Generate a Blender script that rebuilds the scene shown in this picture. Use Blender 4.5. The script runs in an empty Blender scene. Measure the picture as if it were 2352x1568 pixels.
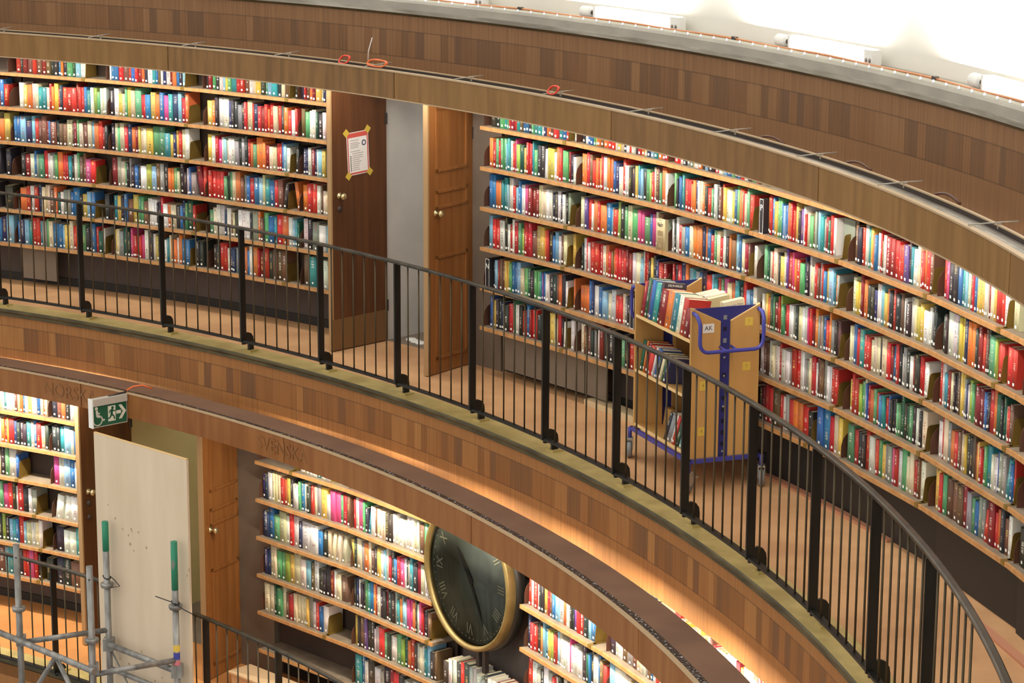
import bpy, math, random
from math import sin, cos, pi, atan2, hypot
from mathutils import Vector, Matrix, Quaternion

# ------------------------------------------------------------------ camera, world, light, exposure
Z0 = 7.0                                   # eye height above the lower gallery floor
F_PX, PITCH, ROLL, YAW, CAM_R = 5602.13, 0.22258, 0.0048, 0.84572, 14.108
SC = bpy.context.scene
COL = SC.collection
FW = Vector((sin(YAW)*cos(PITCH), cos(YAW)*cos(PITCH), -sin(PITCH)))
_rt = Vector((cos(YAW), -sin(YAW), 0.0)); _up = _rt.cross(FW)
RT = _rt*cos(ROLL) + _up*sin(ROLL); UP = _up*cos(ROLL) - _rt*sin(ROLL)
EYE = Vector((0.0, -CAM_R, Z0))
cam_data = bpy.data.cameras.new('camera'); cam = bpy.data.objects.new('camera', cam_data); COL.objects.link(cam)
cam_data.sensor_width = 36.0; cam_data.lens = 36.0*F_PX/2352.0
cam_data.clip_start = 0.05; cam_data.clip_end = 200
cam.matrix_world = Matrix(((RT.x, UP.x, -FW.x, EYE.x), (RT.y, UP.y, -FW.y, EYE.y), (RT.z, UP.z, -FW.z, EYE.z), (0, 0, 0, 1)))
SC.camera = cam
SC.view_settings.view_transform = 'Standard'; SC.view_settings.look = 'None'
SC.view_settings.gamma = 1.0; SC.view_settings.use_curve_mapping = False
SC.view_settings.exposure = 0.0
WORLD_UP, WORLD_DOWN = 1.35, 0.40
SHELF_W_MAIN, SHELF_W_LOW, BATTEN_W = 30.0, 28.0, 60.0
w = bpy.data.worlds.new('world'); SC.world = w; w.use_nodes = True
nt = w.node_tree; nt.nodes.clear()
_o = nt.nodes.new('ShaderNodeOutputWorld'); _b = nt.nodes.new('ShaderNodeBackground')
_tc = nt.nodes.new('ShaderNodeTexCoord'); _s = nt.nodes.new('ShaderNodeSeparateXYZ'); _r = nt.nodes.new('ShaderNodeValToRGB')
nt.links.new(_tc.outputs['Generated'], _s.inputs[0])
_m = nt.nodes.new('ShaderNodeMapRange'); _m.inputs[1].default_value = -1; _m.inputs[2].default_value = 1
nt.links.new(_s.outputs[2], _m.inputs[0]); nt.links.new(_m.outputs[0], _r.inputs[0])
_r.color_ramp.elements[0].position = 0.30; _r.color_ramp.elements[0].color = (WORLD_DOWN, WORLD_DOWN*.9, WORLD_DOWN*.78, 1)
_r.color_ramp.elements[1].position = 0.70; _r.color_ramp.elements[1].color = (WORLD_UP, WORLD_UP*.97, WORLD_UP*.87, 1)
nt.links.new(_r.outputs[0], _b.inputs[0]); _b.inputs[1].default_value = 1.0; nt.links.new(_b.outputs[0], _o.inputs[0])

def area_light(name, loc, direction, sx, sy, watts, color, tangent=None, spread=pi):
    d = bpy.data.lights.new(name, 'AREA'); d.shape = 'RECTANGLE'; d.size = sx; d.size_y = sy; d.energy = watts; d.color = color; d.spread = spread
    o = bpy.data.objects.new(name, d); COL.objects.link(o)
    z = -Vector(direction).normalized(); x = Vector(tangent).normalized() if tangent else z.orthogonal().normalized()
    x = (x - z*x.dot(z)).normalized(); y = z.cross(x)
    o.matrix_world = Matrix(((x.x, y.x, z.x, loc[0]), (x.y, y.y, z.y, loc[1]), (x.z, y.z, z.z, loc[2]), (0, 0, 0, 1)))
    return o

def P(R, a, z): return Vector((R*sin(a), R*cos(a), z))
def RAD(a): return Vector((sin(a), cos(a), 0))
def TAN(a): return Vector((cos(a), -sin(a), 0))

# canopy lamps over the shelves of both galleries, one tube per bay
MAIN_A0, MAIN_DA, MAIN_AL = 1.7150, 0.0803, 1.5551
LAMP_MAIN = [MAIN_AL+(k+.5)*MAIN_DA for k in (-6, -5, -4, -3, -2, -1, 0)] + [MAIN_A0+(k+.5)*MAIN_DA for k in range(-1, 10)]
LAMP_LOW = [1.1416, 1.2298, 1.318, 1.390, 1.4475] + [1.658+.0882*k for k in range(12)]
for a in LAMP_MAIN:
    area_light('shelf_lamp', P(13.0, a, Z0-2.078), RAD(a)*0.62+Vector((0, 0, -0.78)), 0.95, 0.03, SHELF_W_MAIN, (1.0, .94, .83), TAN(a))
for a in LAMP_LOW:
    area_light('shelf_lamp', P(12.02, a, Z0-(4.685 if a > 1.78 else 4.671)), RAD(a)*0.62+Vector((0, 0, -0.78)), 0.55, 0.045 if a > 1.78 else 0.025, SHELF_W_LOW*(.55 if 1.6 < a < 1.7 else 1.0), (1.0, .92, .74), TAN(a))
BATTEN_A = [1.5053, 1.6733, 1.8413, 2.0093, 2.1773, 2.3453]
for a in BATTEN_A:
    area_light('batten_lamp', P(13.585, a-.030, Z0-1.465), Vector((0, 0, 1))+RAD(a)*0.10, 1.25, 0.04, BATTEN_W, (1.0, .96, .88), TAN(a))

# ------------------------------------------------------------------ helpers
def srgb(r, g, b):
    f = lambda c: (c/255/12.92) if c/255 <= .04045 else ((c/255+.055)/1.055)**2.4
    return (f(r), f(g), f(b), 1.0)

class MB:
    """collects vertices and faces (uv, colour, ink, seed per face) for ONE mesh"""
    def __init__(s): s.v = []; s.f = []; s.mi = []; s.uv = []; s.c = []; s.k = []; s.sd = []; s.sm = []
    def face(s, idx, mi=0, uv=None, c=None, k=None, sd=0.0, sm=False):
        s.f.append(idx); s.mi.append(mi); s.uv.append(uv); s.c.append(c); s.k.append(k); s.sd.append(sd); s.sm.append(sm)
    def add(s, pts): b = len(s.v); s.v.extend([tuple(p) for p in pts]); return b
    def box(s, x0, y0, z0, x1, y1, z1, M=None, mi=0, c=None):
        p = [(x0, y0, z0), (x1, y0, z0), (x1, y1, z0), (x0, y1, z0), (x0, y0, z1), (x1, y0, z1), (x1, y1, z1), (x0, y1, z1)]
        if M: p = [M @ Vector(q) for q in p]
        b = s.add(p)
        for q in ((0, 3, 2, 1), (4, 5, 6, 7), (0, 1, 5, 4), (1, 2, 6, 5), (2, 3, 7, 6), (3, 0, 4, 7)):
            s.face([b+i for i in q], mi, None, c)
    def prism(s, pts, ext, M=None, mi=0, c=None):
        """planar polygon (3-D points, counter-clockwise seen from -ext) pushed along ext"""
        e = Vector(ext); A = [Vector(p) for p in pts]; B = [p+e for p in A]
        if M: A = [M @ p for p in A]; B = [M @ p for p in B]
        n = len(A); b = s.add(A+B)
        s.face([b+i for i in range(n)][::-1], mi, None, c); s.face([b+n+i for i in range(n)], mi, None, c)
        for i in range(n):
            j = (i+1) % n; s.face([b+i, b+j, b+n+j, b+n+i], mi, None, c)
    def sweep(s, prof, a0, a1, n, mis=None, closed=True, caps=True):
        """profile of (R, z) swept about the rotunda axis; uv in metres"""
        m = len(prof); b = len(s.v); rm = sum(p[0] for p in prof)/m
        for i in range(n+1):
            a = a0+(a1-a0)*i/n
            s.v.extend([tuple(P(R, a, z)) for R, z in prof])
        cnt = m if closed else m-1
        L = [0.0]
        for j in range(cnt):
            p, q = prof[j], prof[(j+1) % m]; L.append(L[-1]+hypot(q[0]-p[0], q[1]-p[1]))
        for i in range(n):
            u0, u1 = rm*(a0+(a1-a0)*i/n), rm*(a0+(a1-a0)*(i+1)/n)
            for j in range(cnt):
                k = (j+1) % m
                vert = abs(prof[j][1]-prof[k][1]) > abs(prof[j][0]-prof[k][0])
                v0, v1 = (prof[j][1], prof[k][1]) if vert else (prof[j][0], prof[k][0])
                s.face([b+i*m+j, b+(i+1)*m+j, b+(i+1)*m+k, b+i*m+k], mis[j] if mis else 0, [(u0, v0), (u1, v0), (u1, v1), (u0, v1)])
        if caps and closed:
            s.face([b+j for j in range(m)]); s.face([b+n*m+j for j in range(m)][::-1])
    def tube(s, path, r, n=8, mi=0, caps=True, sm=True):
        pts = [Vector(p) for p in path]; b = len(s.v); prev = None
        for i, p in enumerate(pts):
            t = ((pts[min(i+1, len(pts)-1)]-p).normalized() + (p-pts[max(i-1, 0)]).normalized())
            t = t.normalized() if t.length > 1e-9 else Vector((0, 0, 1))
            x = (prev - t*prev.dot(t)).normalized() if prev is not None and (prev - t*prev.dot(t)).length > 1e-6 else t.orthogonal().normalized()
            prev = x; y = t.cross(x); rr = r[i] if isinstance(r, (list, tuple)) else r
            s.v.extend([tuple(p + x*(rr*cos(2*pi*k/n)) + y*(rr*sin(2*pi*k/n))) for k in range(n)])
        for i in range(len(pts)-1):
            for k in range(n):
                q = (k+1) % n; s.face([b+i*n+k, b+i*n+q, b+(i+1)*n+q, b+(i+1)*n+k], mi, sm=sm)
        if caps:
            s.face([b+k for k in range(n)][::-1], mi); s.face([b+(len(pts)-1)*n+k for k in range(n)], mi)
    def lathe(s, prof, M, n=24, mi=0, sm=True):
        """profile of (r, h) about local z"""
        b = len(s.v); m = len(prof)
        for i in range(n):
            t = 2*pi*i/n
            s.v.extend([tuple(M @ Vector((r*cos(t), r*sin(t), h))) for r, h in prof])
        for i in range(n):
            k = (i+1) % n
            for j in range(m-1): s.face([b+i*m+j, b+k*m+j, b+k*m+j+1, b+i*m+j+1], mi, sm=sm)
    def mesh(s, name, mats):
        me = bpy.data.meshes.new(name); me.from_pydata(s.v, [], s.f)
        for m in (mats if isinstance(mats, (list, tuple)) else [mats]): me.materials.append(m)
        me.polygons.foreach_set('material_index', s.mi); me.polygons.foreach_set('use_smooth', s.sm)
        if any(u for u in s.uv):
            flat = []
            for f, u in zip(s.f, s.uv):
                for i in range(len(f)): flat.extend(u[i] if u else (-1.0, -1.0))
            me.uv_layers.new(name='UVMap').data.foreach_set('uv', flat)
        if any(c for c in s.c):
            for nm, src in (('Col', s.c), ('Ink', s.k)):
                at = me.color_attributes.new(nm, 'FLOAT_COLOR', 'CORNER'); flat = []
                for f, c in zip(s.f, src): flat.extend(list(c or (.5, .5, .5, 1))*len(f))
                at.data.foreach_set('color', flat)
            at = me.attributes.new('Seed', 'FLOAT', 'FACE'); at.data.foreach_set('value', s.sd)
        me.update(); return me
    def build(s, name, mats, parent=None, M=None):
        o = bpy.data.objects.new(name, s.mesh(name, mats)); COL.objects.link(o)
        if parent is not None: o.parent = parent
        if parent is not None or M is not None: o.matrix_world = M if M is not None else Matrix()
        return o

def thing(name, label, cat, M=None, group=None):
    o = bpy.data.objects.new(name, None); COL.objects.link(o); o.empty_display_size = .1
    if M is not None: o.matrix_world = M
    return tag(o, label, cat, group)
def tag(o, label, cat, group=None):
    o['label'] = label; o['category'] = cat
    if group: o['group'] = group
    return o
def structure(o, label=None, cat=None):
    o['kind'] = 'structure'
    if label: o['label'] = label; o['category'] = cat
    return o
def copy_tree(o, M=None):
    r = o.copy(); COL.objects.link(r)
    if M is not None: r.matrix_world = M
    for ch in o.children:
        c = ch.copy(); COL.objects.link(c); c.parent = r
        for g in ch.children:
            d = g.copy(); COL.objects.link(d); d.parent = c
    return r
def frame(origin, x, y, z):
    return Matrix(((x[0], y[0], z[0], origin[0]), (x[1], y[1], z[1], origin[1]), (x[2], y[2], z[2], origin[2]), (0, 0, 0, 1)))
def ring_frame(R, a, z): return frame(P(R, a, z), TAN(a), RAD(a), (0, 0, 1))      # x along the ring, y outward, z up
def to_px(p):
    d = Vector(p)-EYE; dz = d.dot(FW); return 1176+F_PX*d.dot(RT)/dz, 784-F_PX*d.dot(UP)/dz
def in_frame(p, m=60):
    x, y = to_px(p); return -m < x < 2352+m and -m < y < 1568+m
def text_obj(name, body, size, M, mat, parent=None, depth=.0006, align='CENTER', sx=1.0):
    cu = bpy.data.curves.new(name, 'FONT'); cu.body = body; cu.size = size; cu.extrude = depth; cu.align_x = align; cu.align_y = 'CENTER'; cu.resolution_u = 3
    t = bpy.data.objects.new(name, cu); COL.objects.link(t); bpy.context.view_layer.update()
    me = bpy.data.meshes.new_from_object(t.evaluated_get(bpy.context.evaluated_depsgraph_get()))
    bpy.data.objects.remove(t); bpy.data.curves.remove(cu)
    if sx != 1.0:
        for v in me.vertices: v.co.x *= sx
    me.materials.clear(); me.materials.append(mat)
    o = bpy.data.objects.new(name, me); COL.objects.link(o)
    if parent is not None: o.parent = parent
    o.matrix_world = M
    return o

# ------------------------------------------------------------------ materials
def new_mat(name, base=(.5, .5, .5, 1), rough=.6, metal=0.0, spec=.4):
    m = bpy.data.materials.new(name); m.use_nodes = True
    b = m.node_tree.nodes['Principled BSDF']; b.inputs['Base Color'].default_value = base
    b.inputs['Roughness'].default_value = rough; b.inputs['Metallic'].default_value = metal; b.inputs['Specular IOR Level'].default_value = spec
    return m
def nd(m, t, **kw):
    n = m.node_tree.nodes.new(t)
    for k, v in kw.items(): setattr(n, k, v)
    return n
def lk(m, a, b): m.node_tree.links.new(a, b)
def noisy(name, c1, c2, scale=(4, 4, 4), rough=.6, detail=4, metal=0.0, bump=0.0, coord='Object', spec=.4, lo=.35, hi=.65):
    """two-tone noise stretched by scale"""
    m = new_mat(name, c1, rough, metal, spec); b = m.node_tree.nodes['Principled BSDF']
    tc = nd(m, 'ShaderNodeTexCoord'); mp = nd(m, 'ShaderNodeMapping'); mp.inputs['Scale'].default_value = scale
    n = nd(m, 'ShaderNodeTexNoise'); n.inputs['Scale'].default_value = 1.0; n.inputs['Detail'].default_value = detail
    r = nd(m, 'ShaderNodeValToRGB'); r.color_ramp.elements[0].position = lo; r.color_ramp.elements[1].position = hi
    r.color_ramp.elements[0].color = c1; r.color_ramp.elements[1].color = c2
    lk(m, tc.outputs[coord], mp.inputs[0]); lk(m, mp.outputs[0], n.inputs[0]); lk(m, n.outputs[0], r.inputs[0]); lk(m, r.outputs[0], b.inputs['Base Color'])
    if bump:
        bp = nd(m, 'ShaderNodeBump'); bp.inputs['Strength'].default_value = bump; bp.inputs['Distance'].default_value = .01
        lk(m, n.outputs[0], bp.inputs['Height']); lk(m, bp.outputs[0], b.inputs['Normal'])
    return m
def panel_wood(name, c_a, c_b, c_dark, z1, z2, cell=.09):
    """fascia cladding: fine upright boards with a middle band (z1..z2) of boards varying in tone, thin seams between the bands"""
    m = new_mat(name, c_a, .55); T = m.node_tree; b = T.nodes['Principled BSDF']
    uv = nd(m, 'ShaderNodeUVMap', uv_map='UVMap'); sp = nd(m, 'ShaderNodeSeparateXYZ'); lk(m, uv.outputs[0], sp.inputs[0])
    # fine grain along the height
    mp = nd(m, 'ShaderNodeMapping'); mp.inputs['Scale'].default_value = (55, 1.2, 1); lk(m, uv.outputs[0], mp.inputs[0])
    g = nd(m, 'ShaderNodeTexNoise'); g.inputs['Scale'].default_value = 1; g.inputs['Detail'].default_value = 3; lk(m, mp.outputs[0], g.inputs[0])
    mp2 = nd(m, 'ShaderNodeMapping'); mp2.inputs['Scale'].default_value = (1.3, 0.4, 1); lk(m, uv.outputs[0], mp2.inputs[0])
    g2 = nd(m, 'ShaderNodeTexNoise'); g2.inputs['Scale'].default_value = 1; g2.inputs['Detail'].default_value = 2; lk(m, mp2.outputs[0], g2.inputs[0])
    mx = nd(m, 'ShaderNodeMix', data_type='RGBA'); mx.inputs['A'].default_value = c_a; mx.inputs['B'].default_value = c_b; lk(m, g2.outputs[0], mx.inputs['Factor'])
    # boards: 1-D voronoi cells
    vm = nd(m, 'ShaderNodeMath', operation='DIVIDE'); lk(m, sp.outputs[0], vm.inputs[0]); vm.inputs[1].default_value = cell
    vo = nd(m, 'ShaderNodeTexVoronoi', voronoi_dimensions='1D'); lk(m, vm.outputs[0], vo.inputs['W']); vo.inputs['Scale'].default_value = 1
    sc = nd(m, 'ShaderNodeSeparateColor'); lk(m, vo.outputs['Color'], sc.inputs[0])
    rm = nd(m, 'ShaderNodeValToRGB'); e = rm.color_ramp.elements; e[0].position = 0.0; e[0].color = c_dark; e[1].position = 1.0; e[1].color = c_b
    q = rm.color_ramp.elements.new(.35); q.color = [x*.8 for x in c_a[:3]]+[1]; q = rm.color_ramp.elements.new(.7); q.color = c_a
    lk(m, sc.outputs[0], rm.inputs[0])
    inband = nd(m, 'ShaderNodeMath', operation='COMPARE'); lk(m, sp.outputs[1], inband.inputs[0]); inband.inputs[1].default_value = (z1+z2)/2; inband.inputs[2].default_value = abs(z1-z2)/2
    mb = nd(m, 'ShaderNodeMix', data_type='RGBA'); lk(m, inband.outputs[0], mb.inputs['Factor']); lk(m, mx.outputs['Result'], mb.inputs['A']); lk(m, rm.outputs[0], mb.inputs['B'])
    # seams at z1, z2
    acc = None
    for z in (z1, z2):
        c = nd(m, 'ShaderNodeMath', operation='COMPARE'); lk(m, sp.outputs[1], c.inputs[0]); c.inputs[1].default_value = z; c.inputs[2].default_value = .004
        if acc is None: acc = c
        else:
            a = nd(m, 'ShaderNodeMath', operation='MAXIMUM'); lk(m, acc.outputs[0], a.inputs[0]); lk(m, c.outputs[0], a.inputs[1]); acc = a
    f = nd(m, 'ShaderNodeMath', operation='MULTIPLY'); lk(m, acc.outputs[0], f.inputs[0]); f.inputs[1].default_value = .45
    ms = nd(m, 'ShaderNodeMix', data_type='RGBA'); lk(m, f.outputs[0], ms.inputs['Factor']); lk(m, mb.outputs['Result'], ms.inputs['A']); ms.inputs['B'].default_value = srgb(52, 40, 30)
    gr = nd(m, 'ShaderNodeMapRange'); lk(m, g.outputs[0], gr.inputs[0]); gr.inputs[1].default_value = .3; gr.inputs[2].default_value = .7; gr.inputs[3].default_value = .78; gr.inputs[4].default_value = 1.14
    mu = nd(m, 'ShaderNodeMix', data_type='RGBA', blend_type='MULTIPLY'); mu.inputs['Factor'].default_value = 1; lk(m, ms.outputs['Result'], mu.inputs['A'])
    cb = nd(m, 'ShaderNodeCombineColor'); [lk(m, gr.outputs[0], cb.inputs[i]) for i in range(3)]; lk(m, cb.outputs[0], mu.inputs['B'])
    lk(m, mu.outputs['Result'], b.inputs['Base Color'])
    return m
def book_mat():
    m = new_mat('book_cover', rough=.45, spec=.35); b = m.node_tree.nodes['Principled BSDF']
    col = nd(m, 'ShaderNodeAttribute', attribute_name='Col'); ink = nd(m, 'ShaderNodeAttribute', attribute_name='Ink'); sd = nd(m, 'ShaderNodeAttribute', attribute_name='Seed')
    uv = nd(m, 'ShaderNodeUVMap', uv_map='UVMap'); sp = nd(m, 'ShaderNodeSeparateXYZ'); lk(m, uv.outputs[0], sp.inputs[0])
    # printed title: broken marks running up the middle of the spine (u 0..1 across, v metres up)
    cx = nd(m, 'ShaderNodeCombineXYZ')
    us = nd(m, 'ShaderNodeMath', operation='MULTIPLY'); lk(m, sp.outputs[0], us.inputs[0]); us.inputs[1].default_value = 1.7
    vs = nd(m, 'ShaderNodeMath', operation='MULTIPLY'); lk(m, sp.outputs[1], vs.inputs[0]); vs.inputs[1].default_value = 300
    lk(m, us.outputs[0], cx.inputs[0]); lk(m, vs.outputs[0], cx.inputs[1]); lk(m, sd.outputs['Fac'], cx.inputs[2])
    n = nd(m, 'ShaderNodeTexNoise'); n.inputs['Scale'].default_value = 1; n.inputs['Detail'].default_value = 1; lk(m, cx.outputs[0], n.inputs[0])
    gt = nd(m, 'ShaderNodeMath', operation='GREATER_THAN'); lk(m, n.outputs[0], gt.inputs[0]); gt.inputs[1].default_value = .55
    mid = nd(m, 'ShaderNodeMath', operation='COMPARE'); lk(m, sp.outputs[0], mid.inputs[0]); mid.inputs[1].default_value = .5; mid.inputs[2].default_value = .15
    # stretch of the spine carrying the title, drawn from the seed
    n2 = nd(m, 'ShaderNodeTexNoise'); n2.inputs['Scale'].default_value = 1; n2.inputs['Detail'].default_value = 0
    c2 = nd(m, 'ShaderNodeCombineXYZ'); v2 = nd(m, 'ShaderNodeMath', operation='MULTIPLY'); lk(m, sp.outputs[1], v2.inputs[0]); v2.inputs[1].default_value = 14
    lk(m, v2.outputs[0], c2.inputs[1]); lk(m, sd.outputs['Fac'], c2.inputs[0]); lk(m, c2.outputs[0], n2.inputs[0])
    g2 = nd(m, 'ShaderNodeMath', operation='GREATER_THAN'); lk(m, n2.outputs[0], g2.inputs[0]); g2.inputs[1].default_value = .52
    vlo = nd(m, 'ShaderNodeMath', operation='GREATER_THAN'); lk(m, sp.outputs[1], vlo.inputs[0]); vlo.inputs[1].default_value = .055
    a = nd(m, 'ShaderNodeMath', operation='MULTIPLY'); lk(m, gt.outputs[0], a.inputs[0]); lk(m, mid.outputs[0], a.inputs[1])
    c = nd(m, 'ShaderNodeMath', operation='MULTIPLY'); lk(m, a.outputs[0], c.inputs[0]); lk(m, g2.outputs[0], c.inputs[1])
    e = nd(m, 'ShaderNodeMath', operation='MULTIPLY'); lk(m, c.outputs[0], e.inputs[0]); lk(m, vlo.outputs[0], e.inputs[1])
    mx = nd(m, 'ShaderNodeMix', data_type='RGBA'); lk(m, e.outputs[0], mx.inputs['Factor']); lk(m, col.outputs['Color'], mx.inputs['A']); lk(m, ink.outputs['Color'], mx.inputs['B'])
    lk(m, mx.outputs['Result'], b.inputs['Base Color'])
    return m

M_FASC_MID = panel_wood('fascia_wood_middle', srgb(148, 96, 50), srgb(164, 113, 62), srgb(116, 78, 48), Z0-4.435, Z0-4.632)
M_FASC_UP = panel_wood('fascia_wood_upper', srgb(130, 91, 58), srgb(142, 103, 68), srgb(108, 78, 54), Z0-1.81, Z0-2.01)
M_VAL = noisy('canopy_board', srgb(128, 92, 48), srgb(146, 108, 60), (14, 14, 1.5), .5)
M_VAL2 = noisy('canopy_board_low', srgb(134, 82, 40), srgb(150, 98, 52), (14, 14, 1.5), .5)
M_COVER = noisy('canopy_cover', srgb(112, 82, 66), srgb(126, 94, 74), (3, 3, 3), .55)
M_EDGE = new_mat('pale_edge', srgb(186, 160, 128), .4)
M_METAL = noisy('grey_metal', srgb(120, 116, 110), srgb(160, 154, 146), (6, 6, 6), .4, metal=.6)
M_ROD = new_mat('pale_rod', srgb(176, 170, 160), .4, .3)
M_TROUGH = noisy('trough_metal', srgb(98, 90, 84), srgb(128, 120, 112), (4, 4, 4), .5, metal=.2)
M_DARKMETAL = new_mat('dark_metal', srgb(74, 64, 60), .5, .3)
M_FOIL_GLINTS = noisy('crumpled_sheet_painted_glints', srgb(38, 36, 36), srgb(214, 216, 222), (55, 55, 55), .12, bump=1.0, spec=.9, detail=2, lo=.60, hi=.70)  # pale specks paint sparkling glints of light onto the dark lining
M_CORN = noisy('grey_cornice', srgb(158, 152, 144), srgb(174, 168, 158), (3, 3, 8), .6)
M_CORN2 = noisy('grey_cornice_lip', srgb(128, 122, 112), srgb(178, 172, 162), (2, 2, 20), .6)
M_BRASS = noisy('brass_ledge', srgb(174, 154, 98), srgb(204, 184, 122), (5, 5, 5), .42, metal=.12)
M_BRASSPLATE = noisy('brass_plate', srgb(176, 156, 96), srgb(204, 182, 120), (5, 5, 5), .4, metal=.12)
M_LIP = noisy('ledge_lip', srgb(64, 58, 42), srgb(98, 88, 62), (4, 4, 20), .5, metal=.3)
M_FLOOR = noisy('cork_floor', srgb(184, 138, 98), srgb(206, 160, 116), (2.2, 2.2, 2.2), .62, detail=6)
M_FLOOR2 = noisy('cork_floor_low_lit_tint', srgb(186, 124, 70), srgb(208, 144, 84), (2.2, 2.2, 2.2), .6, detail=6)  # same cork, with the lower gallery's orange light tinted into its colour
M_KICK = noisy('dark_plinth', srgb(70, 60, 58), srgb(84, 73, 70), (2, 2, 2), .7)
M_BASEB = new_mat('black_baseboard', srgb(38, 35, 34), .55)
M_BACK = noisy('shelf_back', srgb(78, 64, 55), srgb(92, 76, 66), (3, 3, 3), .7)
M_BACKLOW = noisy('shelf_back_low', srgb(66, 52, 46), srgb(78, 62, 54), (3, 3, 3), .7)
M_SHELFEDGE = noisy('shelf_edge', srgb(174, 124, 76), srgb(194, 144, 92), (20, 20, 20), .4)
M_SHELFTOP = noisy('shelf_top', srgb(122, 108, 94), srgb(142, 126, 108), (8, 8, 8), .6)
M_ENDPL = new_mat('brown_end_plate', srgb(98, 66, 52), .35, .2)
M_BOOKEND = noisy('bookend_metal', srgb(132, 104, 48), srgb(150, 122, 62), (5, 5, 5), .38, metal=.4)
M_BLACK = noisy('black_iron', srgb(30, 29, 27), srgb(44, 42, 38), (10, 10, 3), .42, metal=.3)
M_BAL = noisy('baluster_iron', srgb(70, 60, 44), srgb(88, 76, 56), (10, 10, 3), .42, metal=.4)
M_RAILTOP = noisy('worn_rail', srgb(40, 36, 30), srgb(70, 62, 50), (9, 9, 9), .35, metal=.3)
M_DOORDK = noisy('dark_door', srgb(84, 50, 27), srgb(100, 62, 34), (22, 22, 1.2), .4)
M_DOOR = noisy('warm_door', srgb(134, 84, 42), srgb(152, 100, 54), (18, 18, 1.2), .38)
M_DOOREDGE = new_mat('door_edge', srgb(170, 136, 96), .5)
M_PLASTER = noisy('pale_plaster', srgb(196, 194, 190), srgb(206, 203, 198), (3, 3, 3), .8)
M_CREAM = noisy('cream_plaster', srgb(206, 196, 150), srgb(214, 204, 160), (3, 3, 3), .8)
M_WHITEWALL = noisy('white_drum', srgb(236, 232, 222), srgb(244, 241, 234), (1, 1, 1), .85)
M_TAUPE = noisy('taupe_wall', srgb(118, 104, 92), srgb(128, 114, 100), (3, 3, 3), .75)
M_WHITE = new_mat('white_enamel', srgb(240, 240, 238), .4)
M_PAPER = new_mat('paper', srgb(232, 228, 224), .7)
M_PAGES = noisy('page_block', srgb(222, 208, 176), srgb(238, 226, 198), (4, 4, 4), .8)
M_LABEL = new_mat('white_label', srgb(240, 238, 232), .55)
M_BOOK = book_mat()
M_YEL = new_mat('yellow_paper', srgb(222, 190, 84), .6)
M_TAPE = new_mat('yellow_tape', srgb(206, 176, 70), .5)
M_RED = new_mat('red_print', srgb(206, 88, 76), .6)
M_INK = new_mat('ink', srgb(36, 34, 38), .6)
M_GREYINK = new_mat('grey_print', srgb(150, 146, 146), .6)
M_INKBLUE = new_mat('blue_print', srgb(52, 70, 112), .6)
M_ORANGE = new_mat('orange_cable', srgb(232, 112, 58), .4)
M_REDCABLE = new_mat('red_cable', srgb(226, 70, 48), .4)
M_COPPER = new_mat('copper_pipe', srgb(208, 140, 96), .35, .5)
M_GREEN = new_mat('sign_green', srgb(16, 92, 66), .35)
M_SIGNW = new_mat('sign_white', srgb(226, 228, 216), .45)
M_SIGNBOX = new_mat('sign_housing', srgb(196, 190, 182), .5)
M_BLUE = new_mat('blue_paint', srgb(70, 72, 160), .32)
M_BLUEDK = new_mat('blue_sheet', srgb(48, 52, 120), .4)
M_BIRCH = noisy('birch_ply', srgb(196, 150, 88), srgb(208, 163, 100), (6, 6, 1.5), .45)
M_BIRCHEDGE = new_mat('birch_edge', srgb(232, 196, 138), .5)
M_CASTER = new_mat('grey_plastic', srgb(134, 138, 142), .4)
M_CASTERM = new_mat('caster_steel', srgb(186, 186, 180), .35, .6)
M_HOLE = new_mat('dark_slot', srgb(24, 24, 50), .6)
M_STEEL = noisy('galvanised', srgb(118, 116, 114), srgb(162, 160, 158), (14, 14, 5), .42, metal=.5)
M_GREENPAINT = noisy('green_paint', srgb(120, 124, 120), srgb(46, 134, 104), (16, 16, 6), .5, lo=.38, hi=.46)
M_PLY = noisy('raw_plywood', srgb(212, 192, 168), srgb(222, 203, 180), (5, 5, .8), .75)
M_STAIN = new_mat('rust_stain', srgb(178, 148, 118), .8)
M_CLOCKRIM = noisy('clock_brass', srgb(116, 98, 58), srgb(142, 120, 76), (6, 6, 6), .42, metal=.5)
M_DIAL = noisy('clock_dial', srgb(46, 50, 44), srgb(70, 76, 68), (3, 3, 3), .35, spec=.5)
M_NUM = new_mat('gilt', srgb(140, 136, 112), .4, .3)
M_PLANK = noisy('pale_plank', srgb(196, 170, 132), srgb(212, 188, 150), (3, 3, 3), .6)
M_CARD = noisy('beige_board', srgb(206, 172, 132), srgb(216, 184, 146), (3, 3, 3), .7)
M_ROSE = new_mat('rosy_board', srgb(186, 128, 100), .6)
M_CHROME = new_mat('polished_brass', srgb(214, 196, 150), .2, .8)
M_TUBE = new_mat('lit_tube', (1, .9, .7, 1), .4)
_b = M_TUBE.node_tree.nodes['Principled BSDF']; _b.inputs['Emission Color'].default_value = (1, .9, .72, 1); _b.inputs['Emission Strength'].default_value = 4
M_DIFF = new_mat('lit_diffuser', (1, 1, 1, 1), .5)
_b = M_DIFF.node_tree.nodes['Principled BSDF']; _b.inputs['Emission Color'].default_value = (1, .97, .9, 1); _b.inputs['Emission Strength'].default_value = 2.5
M_LED = new_mat('led_bulb', (.9, .93, 1, 1), .2)
_b = M_LED.node_tree.nodes['Principled BSDF']; _b.inputs['Emission Color'].default_value = (.8, .86, 1, 1); _b.inputs['Emission Strength'].default_value = .25
M_LEDTAPE = new_mat('clear_led_tape', srgb(232, 228, 214), .3)
M_GLASS = new_mat('clock_glass', (1, 1, 1, 1), .03)
_t = M_GLASS.node_tree; _t.nodes.remove(_t.nodes['Principled BSDF'])
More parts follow.
